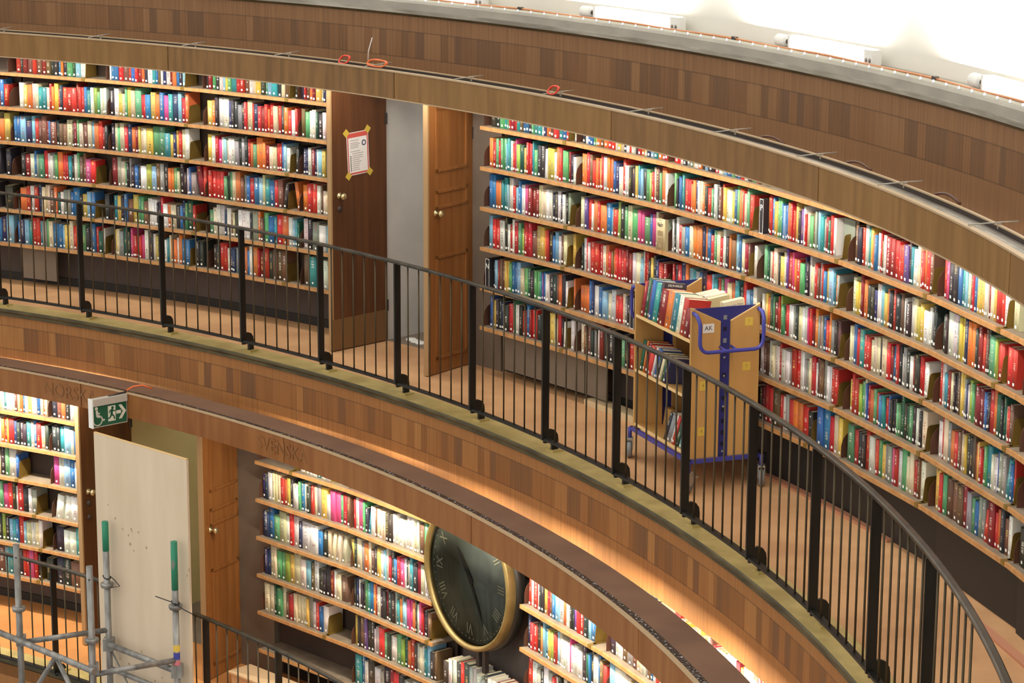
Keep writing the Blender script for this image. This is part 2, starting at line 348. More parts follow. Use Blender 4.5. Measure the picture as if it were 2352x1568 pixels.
_g = _t.nodes.new('ShaderNodeBsdfGlossy'); _g.inputs['Roughness'].default_value = .02; _tr = _t.nodes.new('ShaderNodeBsdfTransparent'); _fr = _t.nodes.new('ShaderNodeFresnel'); _mx = _t.nodes.new('ShaderNodeMixShader')
_fr.inputs['IOR'].default_value = 1.22
_t.links.new(_fr.outputs[0], _mx.inputs[0]); _t.links.new(_tr.outputs[0], _mx.inputs[1]); _t.links.new(_g.outputs[0], _mx.inputs[2]); _t.links.new(_mx.outputs[0], _t.nodes['Material Output'].inputs[0])

# ------------------------------------------------------------------ the building: floors, walls, ledges
A0, A1, NSEG = 1.10, 2.62, 150
ZF, ZL = Z0-4.363, Z0-7.0                                # middle and lower gallery floors
R_SH, R_SHL = 13.5, 12.508                               # shelf fronts
DOOR_L, DOOR_R = 1.6101, 1.6870                          # middle opening
LDOOR_L, LDOOR_R = 1.4570, 1.5610                        # lower opening
def ring(name, prof, mats, a0=A0, a1=A1, n=NSEG, mis=None, parent=None):
    m = MB(); m.sweep(prof, a0, a1, n, mis); return m.build(name, mats, parent)

structure(ring('floor_middle', [(12.50, ZF), (12.50, ZF-.10), (13.78, ZF-.10), (13.78, ZF)], M_FLOOR))
structure(ring('floor_lower', [(11.50, ZL), (11.50, ZL-.10), (12.80, ZL-.10), (12.80, ZL)], M_FLOOR2))
structure(ring('floor_middle_passage', [(13.78, ZF), (13.78, ZF-.1), (16.5, ZF-.1), (16.5, ZF)], M_TAUPE, DOOR_L-.01, DOOR_R+.01, 8))
structure(ring('floor_lower_passage', [(12.80, ZL), (12.80, ZL-.1), (15.5, ZL-.1), (15.5, ZL)], M_TAUPE, LDOOR_L-.01, LDOOR_R+.01, 8))
# cladding below each ledge
structure(ring('wall_middle_cladding', [(12.455, Z0-4.835), (12.455, Z0-4.33), (12.54, Z0-4.33), (12.54, Z0-4.835)], M_FASC_MID))
structure(ring('wall_upper_cladding', [(13.52, Z0-2.235), (13.52, Z0-1.68), (13.61, Z0-1.68), (13.61, Z0-2.235)], M_FASC_UP))
structure(ring('ceiling_lower_gallery', [(12.545, Z0-4.80), (12.545, Z0-4.47), (13.78, Z0-4.47), (13.78, Z0-4.80)], M_PLASTER))
structure(ring('ceiling_middle_gallery', [(13.612, Z0-2.19), (13.612, Z0-1.70), (14.0, Z0-1.70), (14.0, Z0-2.19)], M_PLASTER))
# ledges
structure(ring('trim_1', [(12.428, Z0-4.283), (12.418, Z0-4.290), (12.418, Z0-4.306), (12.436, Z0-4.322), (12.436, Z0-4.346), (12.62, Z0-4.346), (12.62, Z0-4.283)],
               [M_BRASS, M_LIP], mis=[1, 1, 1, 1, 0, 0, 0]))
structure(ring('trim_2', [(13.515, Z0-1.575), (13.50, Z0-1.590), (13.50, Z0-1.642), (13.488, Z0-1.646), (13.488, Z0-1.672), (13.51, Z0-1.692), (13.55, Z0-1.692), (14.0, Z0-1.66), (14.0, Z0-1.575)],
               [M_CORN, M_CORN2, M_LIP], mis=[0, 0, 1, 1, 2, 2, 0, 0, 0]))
structure(ring('wall_drum', [(13.70, Z0-1.58), (13.70, Z0+1.2), (13.80, Z0+1.2), (13.80, Z0-1.58)], M_WHITEWALL))
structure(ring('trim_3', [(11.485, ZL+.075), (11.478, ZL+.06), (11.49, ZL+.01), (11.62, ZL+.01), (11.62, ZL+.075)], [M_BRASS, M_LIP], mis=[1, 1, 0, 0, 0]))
structure(ring('wall_lower_cladding', [(11.50, ZL-.9), (11.50, ZL+.0), (11.60, ZL+.0), (11.60, ZL-.9)], M_FASC_MID))
# back walls with the door openings left out
for nm, R, z0, z1, a, b in (('wall_middle_left', 13.78, ZF, Z0-2.19, A0, DOOR_L-.002), ('wall_middle_right', 13.78, ZF, Z0-2.19, DOOR_R+.002, A1),
                            ('wall_lower_left', 12.80, ZL, Z0-4.80, A0, LDOOR_L-.002), ('wall_lower_right', 12.80, ZL, Z0-4.80, LDOOR_R+.002, A1)):
    structure(ring(nm, [(R, z0), (R, z1), (R+.12, z1), (R+.12, z0)], M_KICK, a, b, 70))
for nm, R, z, a, b in (('baseboard_middle_left', 13.765, ZF, A0, DOOR_L-.003), ('baseboard_middle_right', 13.765, ZF, 1.715, A1),
                       ('baseboard_lower_left', 12.785, ZL, A0, 1.43), ('baseboard_lower_right', 12.785, ZL, 1.598, A1)):
    structure(ring(nm, [(R, z), (R, z+.07), (R+.014, z+.07), (R+.014, z)], M_BASEB, a, b, 70))
# taupe wall piece between the right leaf and the shelves, both galleries
structure(ring('wall_middle_jamb', [(13.73, ZF), (13.73, Z0-2.2), (13.777, Z0-2.2), (13.777, ZF)], M_TAUPE, DOOR_R, 1.7135, 4))
structure(ring('wall_lower_jamb', [(12.70, ZL), (12.70, Z0-4.82), (12.797, Z0-4.82), (12.797, ZL)], M_TAUPE, LDOOR_R, 1.5955, 4))
def slab(name, M, x0, y0, z0, x1, y1, z1, mat, parent=None):
    m = MB(); m.box(x0, y0, z0, x1, y1, z1); return m.build(name, mat, parent, M)
# passages behind the openings
for pre, R, al, ar, z0, z1, mat in (('wall_middle_passage', 13.79, DOOR_L, DOOR_R, ZF, Z0-2.0, M_PLASTER), ('wall_lower_passage', 12.81, LDOOR_L, LDOOR_R, ZL, Z0-4.6, M_CREAM)):
    Fl = ring_frame(R, al, 0); Fr = ring_frame(R, ar, 0)
    structure(slab(pre+'_left', Fl, -.10, .0, z0, 0.0, 2.4, z1, mat))
    structure(slab(pre+'_right', Fr, 0.0, .0, z0, .10, 2.4, z1, mat))
    structure(slab(pre+'_back', ring_frame(R+2.4, (al+ar)/2, 0), -1.2, 0, z0, 1.2, .1, z1, mat))
    structure(slab(pre.replace('wall', 'ceiling'), ring_frame(R, (al+ar)/2, 0), -1.2, .0, z1, 1.2, 2.5, z1+.1, mat))
for a, R, z, wt, c in (((DOOR_L+DOOR_R)/2, 14.9, Z0-2.06, 6, (1, .97, .90)), ((LDOOR_L+LDOOR_R)/2, 13.9, Z0-4.66, 7, (1, .93, .78))):
    area_light('passage_fill', P(R, a, z), (0, 0, -1), .5, .5, wt, c)  # added fill standing in for bounced light inside the passages

# ------------------------------------------------------------------ doors
def door(name, label, a_near, R_near, a_far, R_far, z0, z1, mat, side, panels, knob_h, pulls):
    """leaf standing out from the wall; side=+1 when its right-hand face (towards larger angle) is seen"""
    p, q = P(R_near, a_near, z0), P(R_far, a_far, z0); L = (q-p).length; x = (q-p)/L; y = Vector((-x.y, x.x, 0))
    F = frame(p, x, y, (0, 0, 1)); H = z1-z0
    m = MB(); m.box(0, -.02, 0.008, L, .02, H)
    o = m.build(name, mat, None, F); structure(o, label, 'door')
    e = MB(); e.box(-.004, -.021, .008, .012, .021, H); e.build('leaf_edge', M_DOOREDGE, o, F)
    for (za, zb) in panels:                                # raised mouldings round the sunk panels
        for s in (-1, 1):
            yb = s*.02; f = MB()
            for (xa, xb, va, vb) in ((.09, L-.09, za, za+.022), (.09, L-.09, zb-.022, zb), (.09, .112, za, zb), (L-.112, L-.09, za, zb)):
                f.box(xa, min(yb, yb+s*.012), va, xb, max(yb, yb+s*.012), vb)
            f.build('panel_moulding', mat, o, F)
    for (hx, hz, kind) in pulls:
        for s in (-1,):
            k = MB()
            if kind == 'knob':
                k.lathe([(0, .0), (.026, .0), (.026, .006), (.010, .010), (.010, .034), (.026, .044), (.028, .056), (.018, .068), (0, .07)], frame((hx, -.02, hz), (1, 0, 0), (0, 0, 1), (0, -1, 0)), 16)
                k.build('door_knob', M_CHROME, o, F)
            else:
                k.lathe([(0, .0), (.024, .0), (.024, .005), (.016, .012), (0, .014)], frame((hx, -.02, hz), (1, 0, 0), (0, 0, 1), (0, -1, 0)), 16)
                k.build('lock_rosette', M_DARKMETAL, o, F)
    k = MB(); k.box(L-.02, -.03, .25, L+.004, .03, .34); k.box(L-.02, -.03, H-.5, L+.004, .03, H-.41); k.build('hinge', M_DARKMETAL, o, F)
    return o
DPAN = [(.12, .92), (1.28, 1.42), (1.56, 2.05)]
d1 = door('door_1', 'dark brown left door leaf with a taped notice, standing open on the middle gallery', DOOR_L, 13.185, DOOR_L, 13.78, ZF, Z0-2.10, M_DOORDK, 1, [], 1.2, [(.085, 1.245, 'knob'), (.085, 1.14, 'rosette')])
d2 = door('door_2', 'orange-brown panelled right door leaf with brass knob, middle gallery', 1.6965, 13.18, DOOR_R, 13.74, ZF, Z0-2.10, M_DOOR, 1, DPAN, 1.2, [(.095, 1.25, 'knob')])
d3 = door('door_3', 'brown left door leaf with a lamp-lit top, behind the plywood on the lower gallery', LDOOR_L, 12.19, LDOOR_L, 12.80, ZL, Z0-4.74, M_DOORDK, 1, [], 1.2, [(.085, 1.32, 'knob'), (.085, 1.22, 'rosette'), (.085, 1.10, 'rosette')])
d4 = door('door_4', 'orange-brown panelled right door leaf beside the plywood, lower gallery', 1.5710, 12.22, LDOOR_R, 12.76, ZL, Z0-4.74, M_DOOR, 1, DPAN, 1.2, [(.095, 1.25, 'knob')])
_k = MB(); _k.box(0, -.0235, .01, .595, -.0205, .26); _k.build('kick_plate', new_mat('worn_kick_plate', srgb(120, 88, 54), .5), d1, d1.matrix_world)
# pale strip on the jamb beside the right leaf
structure(slab('trim_4', ring_frame(13.70, DOOR_R, 0), -.012, 0, ZF, .012, .03, Z0-2.2, M_EDGE))

# taped notice on the dark door
nf = d1.matrix_world @ frame((.285, -.0225, 1.565), (1, 0, 0), (0, 0, 1), (0, -1, 0))           # x along leaf, y up, z out of the leaf
nf = nf @ Matrix.Rotation(.05, 4, 'Z')
n = thing('notice', 'red-bordered white notice taped by four yellow tapes to the dark door', 'notice', nf)
m = MB(); m.box(-.115, -.17, 0, .115, .17, .0012); m.build('sheet', M_PAPER, n, nf)
m = MB()
for q in ((-.109, -.164, -.099, .164), (.099, -.164, .109, .164), (-.099, .128, .099, .164), (-.099, -.164, .099, -.150)): m.box(q[0], q[1], .0012, q[2], q[3], .0020)
m.build('red_border', M_RED, n, nf)
m = MB(); R_ = random.Random(4)
for i, yy in enumerate((.105, .085, .072, .059, .046, .018, .0, -.018, -.034, -.05, -.066, -.082, -.098, -.114, -.130)):
    x1 = -.07+R_.uniform(.07, .13); m.box(-.078 if i < 6 else -.062, yy-.0022, .0012, x1, yy+.0022, .0018)
m.build('printed_lines', M_GREYINK, n, nf)
m = MB()
for i in range(8):
    yy = -.02-.016*i; m.box(-.084, yy-.005, .0012, -.074, yy+.005, .0019)
m.build('bullet_column', M_INK, n, nf)
m = MB(); m.lathe([(.014, .0014), (.014, .002), (.023, .002), (.023, .0014)], Matrix.Translation((.066, .075, 0)), 24); m.build('round_emblem', M_INKBLUE, n, nf)
for (x, y, r) in ((-.118, .172, .7), (.112, .176, .85), (-.112, -.17, .8), (.116, -.165, .8)):
    m = MB(); m.box(-.025, -.025, .0021, .025, .025, .0026, Matrix.Translation((x, y, 0)) @ Matrix.Rotation(r, 4, 'Z')); m.build('tape_piece', M_TAPE, n, nf)

# ------------------------------------------------------------------ canopies over the shelves
cm = thing('shelf_canopy', 'olive-brown curved canopy hung over the middle gallery shelves, open metal channel behind', 'canopy', Matrix.Translation(P(12.9, 1.8, Z0-2.2)))
seams = [1.0893+.2021*i for i in range(9)]
for i in range(8):
    ring('fascia_board', [(12.893, Z0-2.222), (12.893, Z0-2.028), (12.915, Z0-2.028), (12.915, Z0-2.222)], M_VAL if i % 2 else noisy('canopy_board_%d' % i, srgb(122-4*(i % 3), 86-2*(i % 3), 44), srgb(140, 102, 58), (14, 14, 1.5), .5), seams[i]+.0004, seams[i+1]-.0004, 24, parent=cm)
ring('top_strip', [(12.888, Z0-2.028), (12.888, Z0-2.018), (12.922, Z0-2.018), (12.922, Z0-2.028)], M_EDGE, parent=cm)
ring('bottom_strip', [(12.889, Z0-2.230), (12.889, Z0-2.222), (12.920, Z0-2.222), (12.920, Z0-2.230)], M_EDGE, parent=cm)
ring('channel_ledge', [(12.922, Z0-2.040), (12.922, Z0-2.024), (12.960, Z0-2.024), (12.960, Z0-2.040)], M_METAL, parent=cm)
ring('inner_rail', [(13.05, Z0-2.092), (13.05, Z0-2.022), (13.062, Z0-2.022), (13.062, Z0-2.092)], M_DARKMETAL, parent=cm)
ring('rail_cap', [(13.046, Z0-2.022), (13.046, Z0-2.015), (13.066, Z0-2.015), (13.066, Z0-2.022)], M_EDGE, parent=cm)
ring('reflector', [(12.962, Z0-2.054), (12.962, Z0-2.044), (13.046, Z0-2.044), (13.046, Z0-2.054)], M_TROUGH, parent=cm)
for i in range(-9, 11):
    a = 1.7503+.0815*i if i < 6 else 1.7503+.0838*i
    if not (A0+.02 < a < A1-.02): continue
    m = MB(); m.tube([P(12.90, a, Z0-2.012), P(13.06, a, Z0-2.004), P(13.15, a+.001, Z0-2.000)], .004, 6); m.build('cross_rod', M_ROD, cm)
    m = MB(); m.box(-.008, -.008, -.02, .008, .008, .010, ring_frame(13.056, a, Z0-2.016)); m.build('rod_clamp', M_ROD, cm)
for a in LAMP_MAIN:
    m = MB(); m.tube([P(13.0, a-.034, Z0-2.083), P(13.0, a, Z0-2.083), P(13.0, a+.034, Z0-2.083)], .013, 8); m.build('lamp_tube', M_TUBE, cm)
for i, a in enumerate((2.004, 2.086, 2.172, 2.262)):       # brown strips bowed up behind the rail
    m = MB()
    pts = [P(13.14+.02*t, a+.022*t, Z0-2.045+.026*sin(pi*t)) for t in [k/8 for k in range(9)]]
    m.tube(pts, .008, 6); m.build('bowed_strip', M_ENDPL, cm)
cl = thing('shelf_canopy', 'dark brown curved canopy over the lower gallery shelves, with brown top board', 'canopy', Matrix.Translation(P(11.9, 1.8, Z0-4.8)))
seams = [1.0829+.2021*i for i in range(9)]
for i in range(8):
    ring('fascia_board', [(11.901, Z0-4.832), (11.901, Z0-4.637), (11.923, Z0-4.637), (11.923, Z0-4.832)], M_VAL2, seams[i]+.0004, seams[i+1]-.0004, 24, parent=cl)
ring('top_strip', [(11.896, Z0-4.637), (11.896, Z0-4.628), (11.924, Z0-4.628), (11.924, Z0-4.637)], M_EDGE, parent=cl)
ring('channel_lining', [(11.925, Z0-4.648), (11.925, Z0-4.636), (11.974, Z0-4.634), (11.974, Z0-4.646)], M_FOIL_GLINTS, parent=cl)
ring('cover_board', [(11.976, Z0-4.655), (11.976, Z0-4.637), (12.195, Z0-4.637), (12.195, Z0-4.684), (12.185, Z0-4.684), (12.185, Z0-4.655)], M_COVER, parent=cl)  # back lip added to keep tube light off the cladding behind
for a in LAMP_LOW:
    m = MB(); m.tube([P(12.06, a-.036, Z0-4.685), P(12.06, a, Z0-4.685), P(12.06, a+.036, Z0-4.685)], .013, 8); m.build('lamp_tube', M_TUBE, cl)
M_GHOST = new_mat('ghost_lettering', srgb(136, 92, 54), .5)
for body, a, sz in (('NORSKA', 1.4765, .15), ('SVENSKA', 1.6875, .15)):
    text_obj('lettering', body, sz, frame(P(11.896, a, Z0-4.735), TAN(a), (0, 0, 1), -RAD(a)), M_GHOST, cl, .0005)
# ------------------------------------------------------------------ lamps and light string on the upper ledge
PLACE = ['farthest', 'second farthest', 'third farthest', 'second nearest', 'nearest']
proto = None
names = ['white batten lamp on the grey ledge, mostly hidden at the top of the white wall', 'white batten lamp on the grey ledge, leftmost one shown whole',
         'white batten lamp on the grey ledge, middle one above the crossing rods', 'white batten lamp on the grey ledge, cut by the right edge']
for i, a in enumerate((1.6733, 1.8413, 2.0093, 2.1773)):
    F = ring_frame(13.60, a, Z0-1.575)
    if proto is None:
        proto = thing('batten_lamp', names[0], 'lamp', F, 'batten lamps on the upper ledge')
        m = MB(); m.box(-.5, -.03, .008, .5, .03, .095); m.build('housing', M_WHITE, proto, F)
        m = MB(); m.box(-.47, -.034, .016, .40, -.0305, .088); m.box(-.47, -.028, .0955, .47, .028, .098); m.build('diffuser', M_DIFF, proto, F)
        m = MB(); m.lathe([(0, 0), (.036, 0), (.04, .02), (.04, .11), (.03, .12), (0, .12)], F @ frame((-.55, 0, .05), (0, 1, 0), (0, 0, 1), (-1, 0, 0)), 14); m.build('plug', M_WHITE, proto)
        m = MB(); m.tube([F @ Vector((-.50, 0, .05)), F @ Vector((-.55, 0, .05))], .016, 8); m.build('cable_gland', M_DARKMETAL, proto)
        for x in (.43, .47):
            m = MB(); m.lathe([(0, .0), (.012, .0), (.012, .003), (0, .003)], F @ frame((x, -.0302, .035), (1, 0, 0), (0, 0, 1), (0, -1, 0)), 12); m.build('screw', M_METAL, proto)
        o = proto
    else:
        o = copy_tree(proto, F); o['label'] = names[i]
led = thing('light_string', 'clear light string with small white bulbs along the grey ledge edge', 'light string', Matrix.Translation(P(13.55, 1.8, Z0-1.57)))
ring('tape', [(13.535, Z0-1.575), (13.535, Z0-1.560), (13.541, Z0-1.560), (13.541, Z0-1.575)], M_LEDTAPE, 1.52, 2.36, 80, parent=led)
a = 1.53
while a < 2.35:
    m = MB(); m.lathe([(0, .0), (.007, .0), (.008, .008), (.005, .017), (0, .020)], ring_frame(13.530, a, Z0-1.574), 8); m.build('bulb', M_LED, led); a += .0113
m = MB(); m.tube([P(13.551, 1.2+.0125*i, Z0-1.556+.003*sin(i*.9)) for i in range(100)], .0075, 8)
cp = tag(m.build('copper_pipe', M_COPPER), 'thin copper pipe running behind the light string on the ledge', 'pipe')
for i, a in enumerate((1.745, 1.93, 2.105)):
    m = MB(); m.box(-.02, -.014, -.014, .02, .014, .016, ring_frame(13.551, a, Z0-1.556)); m.build('clamp', M_DARKMETAL, cp)

# ------------------------------------------------------------------ orange cables on the canopies
def coil(name, label, c, a, rx, rz, tilt, mat, turns=2.2, r=.006):
    F = ring_frame(c, a, 0); pts = []
    for i in range(int(28*turns)+1):
        t = 2*pi*i/28; pts.append(F @ Vector((rx*cos(t), .03*sin(t)+.006*t/6, 0)) + Vector((0, 0, rz[0]+rz[1]*sin(t)+tilt*rx*cos(t)+.003*sin(t*3.1))))
    m = MB(); m.tube(pts, r, 6); o = m.build(name, mat); return tag(o, label, 'cable', 'cable coils on the canopy edge')
o = coil('cable_coil', 'orange cable coil with an upright tie, lying on the canopy edge above the doors', 12.935, 1.6755, .105, (Z0-1.985, .022), .0, M_ORANGE)
m = MB(); m.tube([P(12.93, 1.6685, Z0-1.97), P(12.93, 1.669, Z0-1.90), P(12.94, 1.6715, Z0-1.80)], .004, 6); m.build('cable_tie', M_PAPER, o)
coil('cable_coil', 'small orange-red cable loop behind the canopy edge, left of the larger coil', 12.955, 1.6445, .052, (Z0-1.992, .028), 0, M_REDCABLE, 1.5)
coil('cable_coil', 'small red cable loop on the canopy edge, right of the doors', 12.96, 1.8345, .052, (Z0-1.985, .026), 0, M_REDCABLE, 1.5)
m = MB(); m.tube([P(11.91, 1.5310, Z0-4.612), P(11.95, 1.5335, Z0-4.585), P(12.0, 1.5375, Z0-4.575), P(12.05, 1.543, Z0-4.60)], .008, 6)
tag(m.build('cable_stub', M_ORANGE), 'short orange cable end on top of the green exit sign', 'cable')

# ------------------------------------------------------------------ railings
def railing(name, label, R, zt, zb, zl, p0, dp, ks, nb, a0, a1):
    r = thing(name, label, 'railing', Matrix.Translation(P(R, p0, zl)))
    ring('handrail', [(R-.019, zt-.010), (R-.019, zt+.004), (R-.012, zt+.010), (R+.012, zt+.010), (R+.019, zt+.004), (R+.019, zt-.010)], M_RAILTOP, a0, a1, 120, parent=r)
    ring('bottom_rail', [(R-.018, zb-.008), (R-.018, zb+.008), (R+.018, zb+.008), (R+.018, zb-.008)], M_BLACK, a0, a1, 120, parent=r)
    for k in ks:
        a = p0+dp*k
        if a0 <= a <= a1:
            F = ring_frame(R, a, 0)
            m = MB(); m.box(-.008, -.026, zb-.006, .008, .026, zt-.01, F); post = m.build('post', M_BLACK, r)
            m = MB()                                       # half-round foot reaching back over the ledge, with its stub
            prof = [(.0, zb-.03)] + [(.062-.062*cos(t), zb+.005+.062*sin(t)) for t in [pi*j/10*.5+pi/2*0 for j in range(11)]] + [(.078, zb+.05), (.094, zb+.03), (.098, zb), (.098, zl+.012), (.052, zl+.012), (.052, zb-.03)]
            prof = [(-.01, zb-.028), (-.01, zb+.035), (.015, zb+.058), (.045, zb+.064), (.075, zb+.052), (.094, zb+.024), (.099, zb-.01), (.099, zl+.012), (.050, zl+.012), (.050, zb-.028)]
            m.prism([(-.0095, y, z) for y, z in prof][::-1], (.019, 0, 0), F); m.build('foot', M_BLACK, post)
            m = MB(); m.box(-.045, .035, zl, .045, .115, zl+.012, F); m.build('base_plate', M_BRASSPLATE, post)
        for j in range(1, nb+1):
            b = a+dp*j/(nb+1)
            if a0 < b < a1:
                m = MB(); m.tube([P(R, b, zb+.006), P(R, b, zt-.011)], .0062, 6); m.build('baluster', M_BAL, r)
    return r
railing('gallery_railing', 'long curved black iron railing along the middle gallery ledge', 12.461, Z0-3.302, Z0-4.192, Z0-4.283, 1.4441, .0745, range(-2, 13), 6, 1.30, 2.47)
railing('gallery_railing', 'black iron railing of the lower gallery, behind scaffold and plywood', 11.465, Z0-6.035, Z0-6.925, ZL+.075, 1.7331-.0799*5, .0799, range(0, 8), 6, 1.335, 1.91)

# ------------------------------------------------------------------ shelving bays, bookends and books
PAL = {'w': (238, 235, 226), 'c': (228, 214, 178), 'y': (226, 192, 88), 'o': (228, 118, 56), 'r': (204, 50, 46), 'd': (136, 36, 40), 'b': (50, 108, 172), 'n': (46, 54, 94),
       't': (54, 144, 154), 'l': (138, 190, 216), 'g': (92, 162, 108), 'e': (38, 88, 68), 'k': (50, 48, 50), 'a': (150, 152, 146), 's': (116, 80, 60), 'p': (216, 76, 132),
       'v': (108, 72, 142), 'm': (156, 178, 76)}
CNAME = {'w': 'white', 'c': 'cream', 'y': 'yellow', 'o': 'orange', 'r': 'red', 'd': 'dark red', 'b': 'blue', 'n': 'navy', 't': 'teal', 'l': 'light blue', 'g': 'green', 'e': 'dark green',
         'k': 'black', 'a': 'grey', 's': 'brown', 'p': 'pink', 'v': 'purple', 'm': 'lime'}
LIGHTC = 'wcyolpam'
RB = random.Random(11)
ORD = ['', 'first', 'second', 'third', 'fourth', 'fifth', 'sixth', 'seventh', 'eighth', 'ninth', 'tenth', 'eleventh', 'twelfth', 'thirteenth', 'fourteenth', 'fifteenth', 'sixteenth', 'seventeenth',
       'eighteenth', 'nineteenth', 'twentieth', 'twenty-first', 'twenty-second', 'twenty-third', 'twenty-fourth', 'twenty-fifth', 'twenty-sixth', 'twenty-seventh', 'twenty-eighth', 'twenty-ninth',
       'thirtieth', 'thirty-first', 'thirty-second', 'thirty-third', 'thirty-fourth', 'thirty-fifth', 'thirty-sixth', 'thirty-seventh', 'thirty-eighth', 'thirty-ninth', 'fortieth', 'forty-first', 'forty-second']
def book_colour(ch):
    j = RB.uniform(.90, 1.10); r, g, b = [c*.93+13 for c in PAL[ch]]
    return srgb(*[max(8, min(246, c*j+RB.uniform(-9, 9))) for c in (r, g, b)])
def book_ink(ch):
    if ch in LIGHTC: return srgb(*RB.choice([(110, 104, 104), (176, 100, 96), (110, 116, 140), (140, 126, 108), (250, 248, 240)]))
    return srgb(*RB.choice([(240, 236, 224), (224, 196, 120), (240, 236, 224), (200, 190, 180)]))
def book_geo(mb, T, t, d, h, col, ink, seed, mats=(0, 1, 2), label=True, part=None):
    """one book, spine at y=0 facing -y: cover shell, page block, spine label. T places it; part limits what is added"""
    c = .0024; e = min(.006, t*.22)
    if part in (None, 'cover'):
        prof = [(0, d), (0, e), (e*.35, e*.3), (t*.5-.0001, 0), (t-e*.35, e*.3), (t, e), (t, d), (t-c, d), (t-c, e+.002), (c, e+.002), (c, d)]
        n = len(prof); b = mb.add([T @ Vector((x, y, 0)) for x, y in prof] + [T @ Vector((x, y, h)) for x, y in prof])
        us = [None]*n; us[1] = (0, .12); us[2] = (.12, .5); us[3] = (.5, .88); us[4] = (.88, 1)
        for i in range(n):
            j = (i+1) % n; u = us[i]
            mb.face([b+j, b+i, b+n+i, b+n+j][::-1] if False else [b+i, b+j, b+n+j, b+n+i], mats[0], [(u[0], 0), (u[1], 0), (u[1], h), (u[0], h)] if u else None, col, ink, seed, 1 <= i <= 4)
        for off, q in ((n, 1), (0, -1)):                   # rims of the shell as quads
            for (i0, i1, i2, i3) in ((0, 1, 9, 10), (1, 2, 8.5, 9), (5, 6, 7, 8)):
                if i2 == 8.5: continue
                f = [b+off+int(x) for x in (i0, i1, i2, i3)]; mb.face(f[::q], mats[0], None, col, ink, seed)
            f = [b+off+x for x in (1, 2, 3, 4, 5, 8, 9)]; mb.face(f[::q], mats[0], None, col, ink, seed)
    if part in (None, 'pages'):
        mb.box(c, e+.002, .003, t-c, d-.004, h-.0035, T, mats[1], (.8, .75, .6, 1) if part is None else None)
    if part in (None, 'label') and label and t > .010:
        w0 = max(t*.16, t*.5-.009); z0 = label if isinstance(label, float) else .012
        p = [T @ Vector(q) for q in ((w0, -.0008, z0), (t-w0, -.0008, z0), (t-w0, -.0008, z0+.016), (w0, -.0008, z0+.016))]
        b = mb.add(p); mb.face([b, b+1, b+2, b+3], mats[2], None, (.9, .9, .88, 1) if part is None else None)

STUFF = {}                                                  # the far books: one mesh per gallery side would still be one kind -> ONE object
stuff_mb = MB()
n_single = 0
BOOKMATS = [M_BOOK, M_PAGES, M_LABEL]
def single_book(T, t, d, h, ch, label, group):
    global n_single; n_single += 1
    col, ink, seed = book_colour(ch), book_ink(ch), RB.uniform(0, 500); I = Matrix()
    m = MB(); book_geo(m, I, t, d, h, col, ink, seed, (0, 0, 0), part='cover'); o = m.build('book', M_BOOK, None, T)
    tag(o, label, 'book', group)
    m = MB(); book_geo(m, I, t, d, h, col, ink, seed, (0, 0, 0), part='pages'); m.build('page_block', M_PAGES, o, T)
    if RB.random() < .93 and t > .010:
        m = MB(); book_geo(m, I, t, d, h, col, ink, seed, (0, 0, 0), RB.uniform(.010, .022), part='label'); m.build('spine_label', M_LABEL, o, T)
    return o
PLATE_MESH = None
def end_plate_mesh():
    m = MB(); pr = [(.035, 0), (.035, .075), (.045, .115), (.068, .145), (.10, .162), (.14, .168), (.21, .168), (.21, 0)]
    m.prism([(0, y, z) for y, z in pr][::-1], (.0025, 0, 0)); return m.mesh('end_plate', M_ENDPL)
def bookend_mesh():
    m = MB(); pr = [(.045, 0), (.056, .125), (.062, .140), (.075, .146), (.165, .150), (.185, .146), (.195, .13), (.20, 0)]
    m.prism([(0, y, z) for y, z in pr][::-1], (.0022, 0, 0)); m.box(-.004, .03, .0012, .022, .21, .0028)
    m.box(-.010, -.0035, -.026, .028, -.0006, .0028); m.box(-.010, -.0006, .0012, .028, .05, .0028); return m.mesh('bookend', M_BOOKEND)
PLATE_MESH = end_plate_mesh(); BOOKEND_MESH = bookend_mesh()
LETTERS = {'N': 'N', 'O': 'O', 'P': 'P'}
def letter_sign(T, ch, where):
    h = .222; t = .046
    o = thing('letter_sign', 'black %s letter block, %s' % (ch, where), 'sign', T)
    m = MB(); m.box(0, 0, 0, t, .14, h); m.build('block', M_INK, o, T)
    m = MB()
    for q in ((0, 0, .003, h), (t-.003, 0, t, h), (0, h-.004, t, h), (0, 0, t, .004)): m.box(q[0], -.001, q[1], q[2], -.0002, q[3])
    m.build('white_border', M_LABEL, o, T)
    text_obj('letter', ch, .056, T @ frame((t/2, -.0012, h*.74), (1, 0, 0), (0, 0, 1), (0, -1, 0)), M_LABEL, o, .0004)
def special(T, which, where):
    if which == 'V':                                       # cover turned to the front, VIN
        o = single_book(T @ Matrix.Translation((.012, .10, 0)) @ Matrix.Rotation(-pi/2, 4, 'Z'), .03, .13, .235, 'a', 'grey book turned front outward showing VIN, first bay past the trolley', 'books turned front outward')
        text_obj('lettering', 'VIN', .048, T @ frame((.075, .0965, .20), (1, 0, 0), (0, 0, 1), (0, -1, 0)), M_INK, o, .0006)
